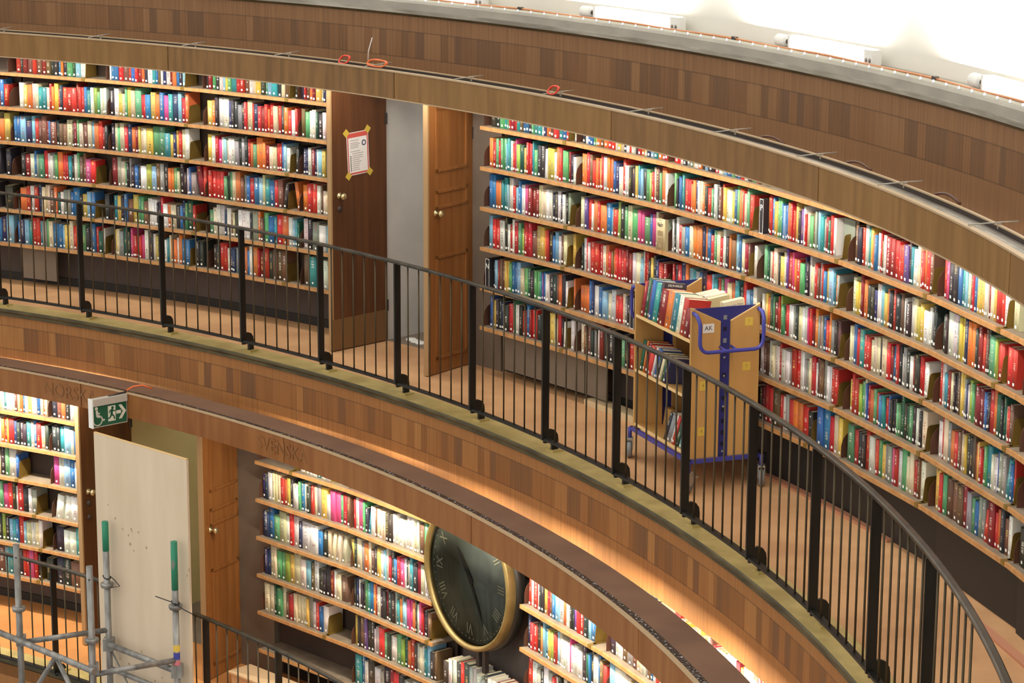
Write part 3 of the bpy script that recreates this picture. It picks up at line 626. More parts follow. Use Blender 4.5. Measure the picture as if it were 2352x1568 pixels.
def fill_shelf(F, L, z, code, where, single, hscale=1.07, group=None, lead=0.0):
    """code: one letter per book, _ a gap, | a bookend, / the next book leans, N O P sign blocks, V a front-facing book"""
    units = []; prev = None
    i = 0; lean = 0
    while i < len(code):
        ch = code[i]; i += 1
        if ch == ' ': continue
        if ch == '/': lean = 1; continue
        if ch == '\\': lean = -1; continue
        if ch == '_': units.append(('_', 1.0, 0, 0)); prev = None; continue
        if ch == '|': units.append(('|', 0.0, 0, 0)); prev = None; continue
        if ch in 'NOP': units.append((ch, 1.65, .215, 0)); prev = None; continue
        if ch == 'V': units.append((ch, 3.2, .2, 0)); prev = None; continue
        if prev and prev[0] == ch and RB.random() < .8: u = (ch, prev[1], prev[2]+RB.uniform(-.002, .002), lean)
        else: u = (ch, RB.choice([.55, .7, .8, .9, 1, 1, 1.1, 1.25, 1.5]), RB.choice([.178, .185, .192, .198, .203, .208, .208, .214, .220, .228, .236])*hscale, lean)
        units.append(u); prev = u; lean = 0
    tot = sum(u[1] for u in units); x = min(.10, .014+lead*RB.uniform(.5, 1)); nbe = sum(1 for u in units if u[0] == '|'); sc = (L-.012-x-.066*nbe)/tot
    cnt = 0
    for ch, wt, h, ln in units:
        t = wt*sc
        T0 = F @ Matrix.Translation((x, 0, z))
        if ch == '_': x += t; continue
        if ch == '|':
            if in_frame(T0 @ Vector((0, 0, .1)), 40):
                o = bpy.data.objects.new('bookend', BOOKEND_MESH); COL.objects.link(o); o.matrix_world = F @ Matrix.Translation((x+.004, 0, z))
                k = BE.get(where, 0); BE[where] = k+1
                tag(o, 'brass-coloured metal bookend on the ' + where, 'bookend', 'bookends on the shelves')
            x += .066; continue
        y0 = .052+RB.uniform(-.005, .008)
        T = F @ Matrix.Translation((x, y0, z))
        if ch in 'NOP': letter_sign(F @ Matrix.Translation((x, .02, z)), ch, 'on the ' + where); x += t; continue
        if ch == 'V': special(F @ Matrix.Translation((x, .03, z)), ch, 'on the ' + where); x += t; continue
        cnt += 1
        d = RB.choice([.125, .135, .14, .15, .155]); tt = t-.0012; d = min(d, .205-y0)
        if ln: T = F @ Matrix.Translation((x + (h*sin(.16) if ln < 0 else 0), y0, z)) @ Matrix.Rotation(.16*ln, 4, 'Y'); 
        elif RB.random() < .08: T = T @ Matrix.Rotation(RB.uniform(-.035, .02), 4, 'X')
        x += t + (abs(sin(.16))*h*.55 if ln else 0)
        if not in_frame(T @ Vector((0, 0, h*.5)), 70 if single else 260): continue
        if single:
            size = ('thin ' if tt < .019 else 'thick ' if tt > .042 else 'tall ' if h > .222 else '')
            single_book(T, tt, d, h, ch, '%s%s book, %s from left, %s' % (size, CNAME[ch], ORD[cnt], where), group)
        else:
            book_geo(stuff_mb, T, tt, d, h, book_colour(ch), book_ink(ch), RB.uniform(0, 500), (0, 1, 2), RB.random() < .82 and RB.uniform(.007, .020))
BE = {}
SHELF_ORD = ['bottom shelf', 'second shelf up', 'third shelf up', 'fourth shelf up', 'fifth shelf up', 'top shelf']
def bay(label, where, a1, a2, R, zs, codes, single=False, plates=True, zfloor=ZF, group=None, plinth=None, hscale=1.07, back=True, nshelf=None, ords=None):
    p, q = P(R, a1, 0), P(R, a2, 0); L = (q-p).length; x = (q-p)/L; y = Vector((-x.y, x.x, 0))
    F = frame(p, x, y, (0, 0, 1))
    o = thing('bookcase_bay', label, 'bookcase', frame(P(R, (a1+a2)/2, zfloor), x, y, (0, 0, 1)))
    if back:
        m = MB(); m.box(.002, .236, zs[-1]-.03, L-.002, .246, zs[0]+.30); m.build('back_panel', M_BACK if R == R_SH else M_BACKLOW, o, F)
    for i, z in enumerate(zs):
        m = MB(); m.box(.0015, .012, z-.023, L-.0015, .234, z, None, 1); m.box(.0015, 0, z-.026, L-.0015, .012, z+.001, None, 0)
        s = m.build('shelf', [M_SHELFEDGE, M_SHELFTOP], o, F)
        if plates and i < len(codes) and codes[i] is not None:
            e = bpy.data.objects.new('end_plate', PLATE_MESH); COL.objects.link(e); e.parent = s; e.matrix_world = F @ Matrix.Translation((.006, 0, z+.0005))
        if i < len(codes) and codes[i]:
            od = (ords or SHELF_ORD[::-1])[i]
            fill_shelf(F, L, z+.0008, codes[i], '%s, %s' % (od, where), single, hscale, group, .05 if (a1 >= MAIN_A0 and R == R_SH) else .02)
    if plinth:
        m = MB(); yp = plinth[2] if len(plinth) > 2 else .14; m.box(plinth[0]*L, yp, zfloor+(.06 if len(plinth) < 3 else .002), plinth[1]*L, yp+.01, zs[-1]-.034); m.build('plinth_panel', M_TAUPE if len(plinth) < 3 else M_BASEB, o, F)
    return o, F, L
ZM = [Z0-2.153-.305*k+.012 for k in range(1, 7)]
def mr(k): return MAIN_A0+MAIN_DA*k, MAIN_A0+MAIN_DA*(k+1)
def ml(k): return MAIN_AL+MAIN_DA*k, MAIN_AL+MAIN_DA*(k+1)
G = 'books on the middle gallery shelves'
# left of the doors
bay('middle gallery bookcase bay at the left edge of the picture', 'bay at the far left edge', *ml(-4), R_SH, ZM, [None, 'wrkoybwrkwcobr', 'kwrobytrwkorkwcoy', 'kbwrwockwrkoyagwlk_k', 'wkwkrcbogkraawk_k', 'wrkbyolrkwwbnl'])
bay('third full bookcase bay left of the open doors, middle gallery', 'third bay left of the open doors', *ml(-3), R_SH, ZM,
    ['_rkdsrsdskkbokgelw|___', '__wyoccttcroyrnrrrdrrbtwmgwcw', 'bblnlrssdbsksscsdgcsclordk', '__kdwbagrwwagorrrtkwgsspr|__', '_orwrncccsoewaabbkylb|_k', 'bnltrrtagcbblycrogknbrew|'], plinth=(0, .35))
bay('second full bookcase bay left of the open doors, middle gallery', 'second bay left of the open doors', *ml(-2), R_SH, ZM,
    ['wbbrsrbrdokwtbswnwdobkl|___', 'kwycgycgrrbyobptnlro|__', 'kcgcrnodyccyggtynyrcw|__', 'dacgkakbkwmlsakoogckkwba\\dr', 'tykbsyggswwwkkrwockbnger|_', 'ycaekprrrrpwkwyswtcoowobb|kk_'])
bay('first full bookcase bay left of the open doors, middle gallery', 'first bay left of the open doors', *ml(-1), R_SH, ZM,
    ['kdgkwlygtrrswcykgltkcs|k', 'yokwwnkkakrcrnrdrorcrkorwr', 'ywrpwlcwwakakrogooodccrrblw|k', 'rrrrgkgcosabrblctbrs/k|\\o_', 'gcwwnwsckwwwkaosgbtrowlte', '_kkrrwnnabobwordrksss|__'])
bay('narrow bookcase bay directly left of the open doors, middle gallery', 'narrow bay left of the open doors', MAIN_AL, 1.5825, R_SH, ZM,
    ['krsodycnk', 'sgwwekwoy', 'nnwdnwlyb', 'orrwscck', 'wkawl', 'stlwa'])
# right of the doors
bay('first bookcase bay right of the open doors, middle gallery', 'first bay right of the open doors', *mr(0), R_SH, ZM,
    ['kkgtgrdrtsbbkgttwnoosrtbr|w', 'orgrgglttwrpmeyrrntgkkwyyworgggdkw', 'bboottlcwrlbwpdddcccwwkkwkwka|', 'lrrwkwrwrgmrrsyyorkblwsc|y', 'Nkldssyygbblcgekggtvbwwkksokw|o', 'bykknkrgwkrbdrkkkkycrkw|w'], plinth=(.12, 1.0))
bay('second bookcase bay right of the open doors, middle gallery', 'second bay right of the open doors', *mr(1), R_SH, ZM,
    ['kwbbgyosorrwyckwrwkrocnltopr', 'oorsroryrwoobnwwrwwkkyytblkgmrcsgow', 'ccvrworoblrmkgcgppgbpcsww', 'kwrwrrrcorsorrrrddwclwrrkyknrd', 'ooobnwblcwrrcakyOrrooory', 'csskawdkkgegkrbbkbrwkak'], plinth=(0, .25))
bay('bookcase bay behind the book trolley, middle gallery', 'bay behind the book trolley', *mr(2), R_SH, ZM,
    ['rwkagcwoklkrwlbgnbrwkgr', 'gkbbtrroonwcokrgkwksrycwybgogrcgr|', 'wkwrabcooonobrgcrwkkoslbcds|w', 'rkrnoltabkrltrgpcotkrlbw', 'rldbkgrkcwcatwkrwrcbk', 'kwrbkrwkdrcbskwrk'])
bay('first bookcase bay right of the book trolley, middle gallery', 'first bay past the trolley', *mr(3), R_SH, ZM, plinth=(0, 1, 0.15), codes=['kgbrodkwcrgskrod', 'P orb ygg blb borr yk vwr cgs akl ta der wV |', 'gecrckycvrporgnkwcwrsarbyltoa|_', 'wyoegdrmgrrwwakcwwprdoarabroaks|', 'wsswcwrwwarrwwaacrwsssawwrr|', 'kdrrsrwaroork|bbrcy'])
bay('second bookcase bay right of the book trolley, middle gallery', 'second bay past the trolley', *mr(4), R_SH, ZM, plinth=(0, 1, 0.13), codes=['krcwbwrkoyrw', 'skrwtyobwrswddrrrvktwcrrors|', 'cyydokknwwlyokkrkswkwcyywwak', 'ccbrtrrccckcrdbrkwakwdkrrww|', 'yrrmgcbrogrbtrbkkkggekegkwwkc|', 'grkkrwrgyaaprwgccrsw|'], single=True, group=G)
bay('third bookcase bay right of the book trolley, middle gallery', 'third bay past the trolley', *mr(5), R_SH, ZM, plinth=(0, 1, 0.10), codes=['krwbk', 'rpkkbtlcsrbyyywwdcyrrw|c___', 'ekwwayynookdrskgmr|rr__', 'rwtdckksyyanwmgrddbnkroekkecrs|_', 'wrcaorsscykksoyrcgtwwbaa/tbr|', 'yrgsssdagbaa/rdroksw|'], single=True, group=G)
bay('bookcase bay at the right edge of the picture, middle gallery', 'bay at the right edge', *mr(6), R_SH, ZM, plinth=(0, 1, 0.07), codes=[None, 'wkrcoyb', '_rwkcygbrk', 'wrokwcyrbgk', 'drwrakbwcrg', 'kegdrrwakbrcow'])
bay('empty-looking bookcase bay beyond the right edge, middle gallery', 'bay beyond the right edge', *mr(7), R_SH, ZM, plinth=(0, 1, 0.07), codes=[None]*6, plates=False)
# lower gallery
ZLL = [Z0-5.214-.2946*k+.012 for k in range(6)]
ZLM = [Z0-5.168-.3105*k+.012 for k in range(5)]
OL6 = ['top shelf', 'second shelf down', 'third shelf down', 'fourth shelf down', 'fifth shelf down', 'sixth shelf down']
bay('lower gallery bookcase bay at the lower left edge', 'lower left bay', 1.3145, 1.4025, R_SHL, ZLL,
    ['wkro____|cwkcwcwtwwwscobwywwbcoc', 'rckknwbwrppawworyrnkkktwbrck', 'wkborwckmckgwb|_____', 'kbborkrwpmgprkwrkwa|__', 'kntwnaakrkmkltbrlcwcw|_', 'prkcgkprsltkkrrprk|kk'], zfloor=ZL, ords=OL6)
bay('narrow lower gallery bookcase bay beside the lamp-lit door', 'narrow lower bay left of the lit door', 1.4025, 1.4293, R_SHL, ZLL, ['ksokwc', 'kktlwb', 'pwlbw', '/w/www', 'kwwt', 'kks'], zfloor=ZL, ords=OL6)
bay('lower gallery bookcase bay right of the plywood sheet', 'lower bay right of the plywood', 1.5970, 1.6850, R_SHL, ZLM+[ZL+.285],
    ['________|wcwwwtwwycwww', 'nnwcccroykwgbwkrcaywppgrs', 'nbgcwrwnwwbkc/c/c/c_\\y', 'nnccggmycwlswkkkkdwcs_', 'ccegcsrccccyawrbw|_____', None], zfloor=ZL, ords=OL6, hscale=1.09)
bay('lower gallery bookcase bay left of the clock', 'lower bay left of the clock', 1.6850, 1.7700, R_SHL, ZLM+[ZLM[-1]-.3105],
    ['/rpkwlwbwt|', 'rwpgk/twsccckkwwwwwwwcwsgtrwc', 'kcaocskywlwrkbrpwkatkdcwnp', 'knwkkgtborwkkdkkatoalppokwprks|', 'yksvkkwargkwgmeorkacwtlks', 'tbwkwakdrkawkdak'], zfloor=ZL, ords=OL6, hscale=1.09)
bay('low bookcase bay under the round clock', 'low bay under the clock', 1.7735, 1.8570, R_SHL, [ZLM[4], ZLM[4]-.3105],
    ['kwawkrkaaaakwwsddddkwk', 'kkdwakrk'], zfloor=ZL, plates=False, back=False, ords=['shelf'] * 2, hscale=1.10)
bay('lower gallery bookcase bay right of the clock', 'lower bay right of the clock', 1.8598, 1.9457, R_SHL, ZLM,
    ['wcrwkwycwrwckwo', 'rwrwkkyrsblwowkkvrrklb|__', 'nrrkoltymrlcwwwpwwwwkebkwbsr', 'rwakwarwkeckwabkw|lc', None], zfloor=ZL, ords=OL6)
bay('second lower gallery bookcase bay right of the clock', 'second lower bay right of the clock', 1.9457, 2.0316, R_SHL, ZLM,
    ['wcywwtcwbkwcwrcy', 'kwwsascwasbwrorwkcb', 'lwcywkbwkrcw', 'wkrb', None], zfloor=ZL, ords=OL6)
bay('third lower gallery bookcase bay right of the clock', 'third lower bay right of the clock', 2.0316, 2.1175, R_SHL, ZLM,
    ['wyccwsrwccwwdyccwwrc', 'wkrcyw', None, None, None], zfloor=ZL, ords=OL6)
bay('fourth lower gallery bookcase bay right of the clock', 'fourth lower bay right of the clock', 2.1175, 2.2034, R_SHL, ZLM, ['rwcrlcbwycwwkcwrcw', None, None, None, None], zfloor=ZL, ords=OL6)
st = stuff_mb.build('books', BOOKMATS); st['kind'] = 'stuff'; tag(st, 'rows of smaller books on all the farther shelves of both galleries', 'books')

# ------------------------------------------------------------------ book trolley
TX = Vector((.887, -.4618, 0)).normalized(); TY = Vector((-TX.y, TX.x, 0))
TF = frame(Vector((11.938, -5.035, ZF)), TX, TY, (0, 0, 1))
tr = thing('book_trolley', 'birch book trolley with blue steel frame and tube handle on the middle gallery', 'trolley', TF)
W_, L_ = .478, .885
def tb(name, mat, boxes, parent=tr):
    m = MB()
    for q in boxes: m.box(*q)
    return m.build(name, mat, parent, TF)
def end_panels(y0, y1):
    for x0, x1, lo in ((0, .203, 1), (.275, W_, -1)):
        zi = 1.195-.098; xs = [(x0, .215), (x1, .215), (x1, zi if lo > 0 else 1.195), (x0, 1.195 if lo > 0 else zi)]
        m = MB(); m.prism([(x, y0, z) for x, z in xs], (0, y1-y0, 0), None, 0); o = m.build('end_board', M_BIRCH, tr, TF)
        m = MB(); a, b = xs[3], xs[2]; m.prism([(a[0], y0, a[1]), (b[0], y0, b[1]), (b[0], y0, b[1]+.003), (a[0], y0, a[1]+.003)], (0, y1-y0, 0)); m.build('top_edging', M_BIRCHEDGE, o, TF)
    ym = (y0+y1)/2
    m = MB(); m.prism([(x, ym+.002, z) for x, z in ((.203, .215), (.275, .215), (.275, 1.097), (W_-.006, 1.188), (.006, 1.188), (.203, 1.097))], (0, .006, 0)); p = m.build('centre_post', M_BLUEDK, tr, TF)
    return p
pf = end_panels(0, .022); pb = end_panels(L_-.022, L_)
for i in range(12):
    z = 1.12-.075*i
    if i == 4: continue
    m = MB(); m.box(.227, .0105, z-.014, .251, .0128, z+.014); m.build('slot', M_HOLE if i not in (0, 2) else M_CASTER, pf, TF)
for z in (.86, .74, .54, .245):
    m = MB(); m.lathe([(0, .002), (.007, .002), (.007, 0)], TF @ frame((.239, .0115, z), (1, 0, 0), (0, 0, 1), (0, -1, 0)), 10); m.build('screw', M_CASTERM, pf)
def handle(y, s):
    pts = [(.012, y, 1.165), (.012, y+s*.055, 1.155), (.016, y+s*.085, 1.12)] + [(.018, y+s*.09, 1.12-.02*k) for k in range(1, 7)]
    pts += [(.018+.06*(1-cos(t)), y+s*.09, .99-.065*sin(t)) for t in [pi/2*k/6 for k in range(1, 7)]]
    R2 = [(W_-x, yy, z) for x, yy, z in pts][::-1]
    m = MB(); m.tube([TF @ Vector(p) for p in pts+R2], .0125, 10); return m.build('handle', M_BLUE, tr)
h1 = handle(0, -1); h2 = handle(L_, 1)
for x in (.20, .278):
    m = MB(); m.tube([TF @ Vector((x, .0, .935)), TF @ Vector((x, -.09, .928))], .008, 8); m.build('handle_stay', M_BLUE, h1)
SHZ = (.985, .615, .245)
SHELF_F = []
for zz in SHZ:                                              # each tier: two boards sloping down to the middle, with a back board
    for sd in (0, 1):
        B = TF @ (Matrix.Translation((.004, 0, zz)) if sd == 0 else Matrix.Translation((W_-.004, 0, zz)))
        # local frame with x running from far to near (left side) so books stand in a row, y into the trolley
        ax = Vector((0, -1, 0)) if sd == 0 else Vector((0, 1, 0)); ay = Vector((1, 0, 0)) if sd == 0 else Vector((-1, 0, 0))
        tl = .14; y2 = ay*cos(tl)+Vector((0, 0, -sin(tl))); z2 = ay*sin(tl)+Vector((0, 0, cos(tl)))
        o = Vector((.004, L_-.022, zz)) if sd == 0 else Vector((W_-.004, .022, zz))
        F = TF @ frame(o, ax, y2, z2); SHELF_F.append(F)
        m = MB(); m.box(0, 0, -.016, L_-.044, .205, 0); b = m.build('shelf', M_BIRCH, tr, F)
        m = MB(); m.box(0, -.003, -.017, L_-.044, 0, .002); m.build('shelf_edge', M_BIRCHEDGE, b, F)
        m = MB(); m.box(0, .208, -.016, L_-.044, .214, .12 if zz < .9 else .09); m.build('stop_board', M_BIRCH, b, F)
tb('base_frame', M_BLUE, [(-.012, -.02, .188, W_+.012, .004, .214), (-.012, L_-.004, .188, W_+.012, L_+.02, .214), (-.014, -.02, .188, .010, L_+.02, .214), (W_-.010, -.02, .188, W_+.014, L_+.02, .214)])
for (x, y, t) in ((-.010, -.02, .5), (W_+.030, -.015, 1.2), (-.012, L_+.02, 1.1), (W_+.01, L_+.02, .3)):
    C = TF @ Matrix.Translation((x, y, 0)) @ Matrix.Rotation(t, 4, 'Z')
    m = MB(); m.tube([C @ Vector((0, 0, .205)), C @ Vector((0, 0, .135))], .014, 8); k = m.build('caster', M_BLUE, tr)
    m = MB(); m.prism([(-.028, -.022, .13), (.03, -.022, .135), (.05, -.022, .10), (.01, -.022, .05), (-.03, -.022, .055)], (0, .004, 0), C); m.prism([(-.028, .018, .13), (.03, .018, .135), (.05, .018, .10), (.01, .018, .05), (-.03, .018, .055)], (0, .004, 0), C)
    m.box(-.03, -.022, .128, .035, .022, .136, C); m.box(.02, -.018, .088, .085, .018, .098, C); m.build('fork', M_CASTERM, k)
    m = MB(); m.lathe([(.010, -.017), (.048, -.017), (.0565, -.010), (.0565, .010), (.048, .017), (.010, .017)], C @ frame((-.012, 0, .0567), (1, 0, 0), (0, 0, 1), (0, -1, 0)), 20); m.build('wheel', M_CASTER, k)
# books on the trolley: left side rows seen, a few on the right side of the top tier
def trolley_row(F, row, where, nm='trolley'):
    x = .03
    for i, (ch, t, h, d, what, ln) in enumerate(row):
        T = F @ Matrix.Translation((x, .012+.004*(i % 3), .0008))
        if ln: T = T @ Matrix.Rotation(ln, 4, 'Y')
        o = single_book(T, t-.001, d, h, ch, what, 'books on the trolley'); x += t
        if ln: x += .004
        yield o, T, t, d, h
top = [('d', .034, .235, .15, 'maroon book, farthest on the left top shelf of the trolley', 0), ('e', .036, .262, .16, 'tall dark green book with white title on the trolley top shelf', 0),
       ('r', .016, .225, .14, 'thin red book squeezed left of two blue books on the trolley', 0), ('b', .040, .262, .16, 'tall blue book, left of the teal one on the trolley', 0),
       ('t', .052, .255, .16, 'tall thick teal book on the trolley top shelf', 0), ('k', .026, .272, .165, 'tall black book with white capitals on its cover, trolley top shelf', 0),
       ('d', .066, .236, .16, 'thick dark red book in the middle of the trolley top shelf', 0), ('o', .058, .240, .165, 'white and orange book with sunset spine on the trolley', 0),
       ('a', .022, .24, .16, 'grey book right of the sunset book on the trolley', 0), ('t', .050, .243, .155, 'teal-blue book with pale page block near the trolley middle', 0),
       ('w', .040, .243, .155, 'white book right of the teal-blue one on the trolley', 0), ('r', .050, .236, .16, 'bright red book showing its cover near the trolley handle', 0),
       ('d', .046, .186, .15, 'short dark red book at the handle end of the trolley', 0), ('d', .042, .178, .15, 'shortest dark red book against the near end of the trolley', 0)]
top = [(c_, t_*1.36, h_, d_, l_, n_) for c_, t_, h_, d_, l_, n_ in top]
res = list(trolley_row(SHELF_F[0], top, 'top'))
o, T, t, d, h = res[5]
text_obj('lettering', 'EVELYN WAUGH', .022, T @ frame((t-.0002, d*.5, h-.018), (0, 1, 0), (0, 0, 1), (1, 0, 0)), M_LABEL, o, .0004, sx=.62)
o, T, t, d, h = res[1]
text_obj('lettering', 'Davids Udden', .020, T @ frame((t*.5, -.0008, h*.6), (0, 0, -1), (1, 0, 0), (0, -1, 0)), M_LABEL, o, .0003, sx=.9)
tn = list(trolley_row(SHELF_F[1] @ Matrix.Translation((.08, 0, 0)), [('c', .05, .225, .15, 'cream book with printed title on its cover, behind the blue panel of the trolley', 0)], ''))
o, T, t, d, h = tn[0]
text_obj('lettering', 'Alexander Milne', .022, T @ frame((-.0004, d*.5, h*.86), (0, -1, 0), (0, 0, 1), (-1, 0, 0)), M_GREYINK, o, .0003, sx=.85)
top2 = [('c', .05, .205, .15, 'cream book on the far right-hand top shelf of the trolley', 0), ('w', .05, .215, .15, 'white book on the right-hand top shelf of the trolley', 0), ('y', .05, .19, .15, 'pale yellow book on the right-hand top shelf of the trolley', 0),
        ('w', .06, .205, .15, 'thick white book on the right-hand top shelf of the trolley', 0)]
list(trolley_row(SHELF_F[1] @ Matrix.Translation((.30, 0, 0)), top2, ''))
mid = [('e', .04, .205, .15, 'dark teal-green book, first on the trolley middle shelf', 0), ('o', .02, .21, .15, 'orange-red book, second on the trolley middle shelf', .05), ('d', .05, .205, .16, 'maroon book on the trolley middle shelf', .05),
       ('r', .055, .20, .16, 'thick red book on the trolley middle shelf', .10), ('w', .026, .20, .15, 'white book behind the railing on the trolley middle shelf', .14), ('b', .045, .205, .15, 'blue leaning book on the trolley middle shelf', .20),
       ('k', .03, .19, .15, 'black leaning book on the trolley middle shelf', .20), ('c', .03, .19, .15, 'cream leaning book on the trolley middle shelf', .20), ('e', .04, .19, .15, 'dark green leaning book on the trolley middle shelf', .20),
       ('n', .04, .185, .15, 'navy leaning book nearest the trolley end, middle shelf', .2)]
list(trolley_row(SHELF_F[2], mid, ''))
low = [('k', .035, .20, .15, 'black leaning book, first on the trolley bottom shelf', .25), ('a', .05, .205, .16, 'grey leaning book on the trolley bottom shelf', .25), ('w', .03, .20, .15, 'white leaning book on the trolley bottom shelf', .25),
       ('r', .035, .20, .15, 'red leaning book on the trolley bottom shelf', .25), ('e', .05, .19, .15, 'dark green leaning book on the trolley bottom shelf', .25), ('l', .04, .185, .15, 'pale blue leaning book nearest the trolley end, bottom shelf', .25)]
list(trolley_row(SHELF_F[4] @ Matrix.Translation((.40, 0, 0)), low, ''))
def note(x, z, w, h, mat, label, body, size):
    N = TF @ frame((x, -.0008, z), (1, 0, 0), (0, 0, 1), (0, -1, 0))
    m = MB(); m.box(-w/2, -h/2, 0, w/2, h/2, .0008); o = tag(m.build('paper_note', mat, None, N), label, 'note')
    if body: text_obj('handwriting', body, size, N @ Matrix.Translation((0, 0, .0010)), M_INK if mat is M_PAPER else new_mat('faint_pencil', srgb(170, 140, 60), .6), o, .0003)
note(.118, 1.060, .078, .058, M_PAPER, 'white handwritten note on the trolley end, left of the blue post', 'AK', .042)
note(.400, 1.085, .056, .055, M_YEL, 'yellow sticky note at the top right of the trolley end', '7', .03)
note(.390, .795, .056, .055, M_YEL, 'yellow sticky note halfway down the right of the trolley end', '7', .03)
note(.088, .690, .048, .062, M_YEL, 'yellow sticky note halfway down the left of the trolley end', '4', .035)
note(.084, .392, .048, .058, M_YEL, 'yellow sticky note low on the left of the trolley end', '4', .035)

# ------------------------------------------------------------------ free-standing front-facing books and small things on the shelves and floor
BF = ring_frame(13.50, 1.8752, 0); zS3 = ZM[2]
T = BF @ Matrix.Translation((-.060, -.004, zS3+.001)) @ Matrix.Rotation(.12, 4, 'Z')
o = bpy.data.objects.new('book', None)
m = MB(); book_geo(m, Matrix(), .088, .035, .215, srgb(196, 180, 140), srgb(60, 50, 40), 3.3, (0, 0, 0), part='cover'); o = m.build('book', M_BOOK, None, T); tag(o, 'tan paperback turned front outward reading Bert, second bay right of the doors', 'book', 'books turned front outward')
m = MB(); book_geo(m, Matrix(), .088, .035, .215, None, None, 0, (0, 0, 0), part='pages'); m.build('page_block', M_PAGES, o, T)
text_obj('lettering', 'Bert', .032, T @ frame((.044, -.0010, .178), (1, 0, 0), (0, 0, 1), (0, -1, 0)), M_INK, o, .0003)
m = MB()
for (x0, z0, x1, z1) in ((.018, .10, .07, .135), (.022, .055, .074, .09), (.03, .02, .062, .05)): m.box(x0, -.0011, z0, x1, -.0004, z1)
m.build('cover_drawing', new_mat('sepia_print', srgb(150, 126, 92), .7), o, T)
BF2 = Matrix.Translation((0, 0, 0))
m = MB(); pf_ = ring_frame(13.60, 1.83, ZF); m.box(-.55, -.07, 0.001, .02, .07, .05, pf_ @ Matrix.Rotation(-.03, 4, 'Z')); m.box(.10, -.05, 0.001, .62, .05, .022, pf_ @ Matrix.Rotation(-.03, 4, 'Z'))
m = MB(); m.box(-.60, -.065, 0.001, .45, .065, .045, ring_frame(13.62, 1.845, ZF) @ Matrix.Rotation(-.02, 4, 'Z')); tag(m.build('plank', M_PLANK), 'pale wooden plank on the floor behind the trolley', 'plank')
for i, (R, a0_, a1_) in enumerate(((13.58, 1.962, 2.075), (13.40, 2.185, 2.26))):
    o = ring('skirting_board', [(R, ZF+.001), (R, ZF+.016), (R+.055, ZF+.016), (R+.055, ZF+.001)], M_ROSE, a0_, a1_, 16)
    tag(o, 'loose reddish skirting board on the floor ' + ('right of the trolley' if i == 0 else 'in the lower right corner'), 'board')
for i, (x, y) in enumerate(((13.90, -.70), (13.875, -.775), (13.86, -.845))):
    m = MB(); m.lathe([(0, .001), (.045, .001), (.045, .012), (.036, .018), (0, .019)], Matrix.Translation((x, y, ZF)), 20)
    tag(m.build('white_disc', M_WHITE), ['farthest', 'middle', 'nearest'][i] + ' of three small white discs on the floor of the open doorway', 'disc', 'white discs in the doorway')
# beige boards leaning low under the empty lower bay
m = MB(); F = ring_frame(12.36, 1.632, ZL); m.box(-.48, -.10, .001, .50, .10, .13, F)
m.box(-.50, -.12, .131, .52, .11, .146, F); tag(m.build('board_stack', M_CARD), 'flat beige box under the empty bay right of the plywood', 'box')

# ------------------------------------------------------------------ clock
CF = ring_frame(12.50, 1.8103, Z0-5.432); CR = .538
ck = thing('wall_clock', 'large round black clock with brass rim between the lower gallery shelves', 'clock', CF)
CK = CF @ frame((0, 0, 0), (1, 0, 0), (0, 0, 1), (0, -1, 0))                                  # x right, y up, z towards the room
m = MB(); m.lathe([(CR-.036, .0), (CR-.038, .03), (CR-.024, .05), (CR-.008, .05), (CR, .03), (CR, -.06), (CR-.03, -.10), (0, -.10)], CK, 64); m.build('rim', M_CLOCKRIM, ck)
m = MB(); m.lathe([(CR, -.02), (CR+.012, -.03), (CR+.012, -.10), (CR-.03, -.12)], CK, 64); m.build('rear_drum', M_BLACK, ck)
m = MB(); m.lathe([(0, .004), (CR-.045, .004), (CR-.045, -.01)], CK, 64); m.build('dial', M_DIAL, ck)
for i, s_ in enumerate(('XII', 'I', 'II', 'III', 'IIII', 'V', 'VI', 'VII', 'VIII', 'IX', 'X', 'XI')):
    t = pi/2-2*pi*i/12
    text_obj('numeral', s_, .115, CK @ Matrix.Translation((.385*cos(t), .385*sin(t), .006)) @ Matrix.Rotation(t-pi/2, 4, 'Z'), M_NUM, ck, .001, sx=.8)
m = MB()
for i in range(60):
    t = 2*pi*i/60; m.lathe([(0, .002), (.005 if i % 5 else .009, .002), (.005, 0)], CK @ Matrix.Translation((.462*cos(t), .462*sin(t), .005)), 6)
m.build('minute_dots', M_NUM, ck)
for nm, ang, ln, wd in (('hour_hand', 2.25, .24, .022), ('minute_hand', -1.05, .38, .014)):
    m = MB(); m.prism([(-.06, -wd, .012), (ln*.7, -wd*.7, .012), (ln, 0, .012), (ln*.7, wd*.7, .012), (-.06, wd, .012)], (0, 0, .004), CK @ Matrix.Rotation(ang, 4, 'Z')); m.build(nm, M_BLACK, ck)
m = MB(); m.lathe([(CR-.05, .028), (CR*.5, .033), (0, .034)], CK, 48); m.build('glass', M_GLASS, ck)
for x in (-.06, .02):
    m = MB(); m.box(x-.018, .10, -1.6, x+.018, .135, -.45, CF); m.build('support_post', M_DARKMETAL, ck)
m = MB(); m.box(-.05, .115, -.12, .05, .16, .12, CF); m.build('wall_bracket', M_DARKMETAL, ck)
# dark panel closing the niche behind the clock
structure(slab('wall_niche_panel', ring_frame(12.74, 1.8165, 0), -.535, 0, ZL, .535, .03, Z0-4.85, M_KICK))

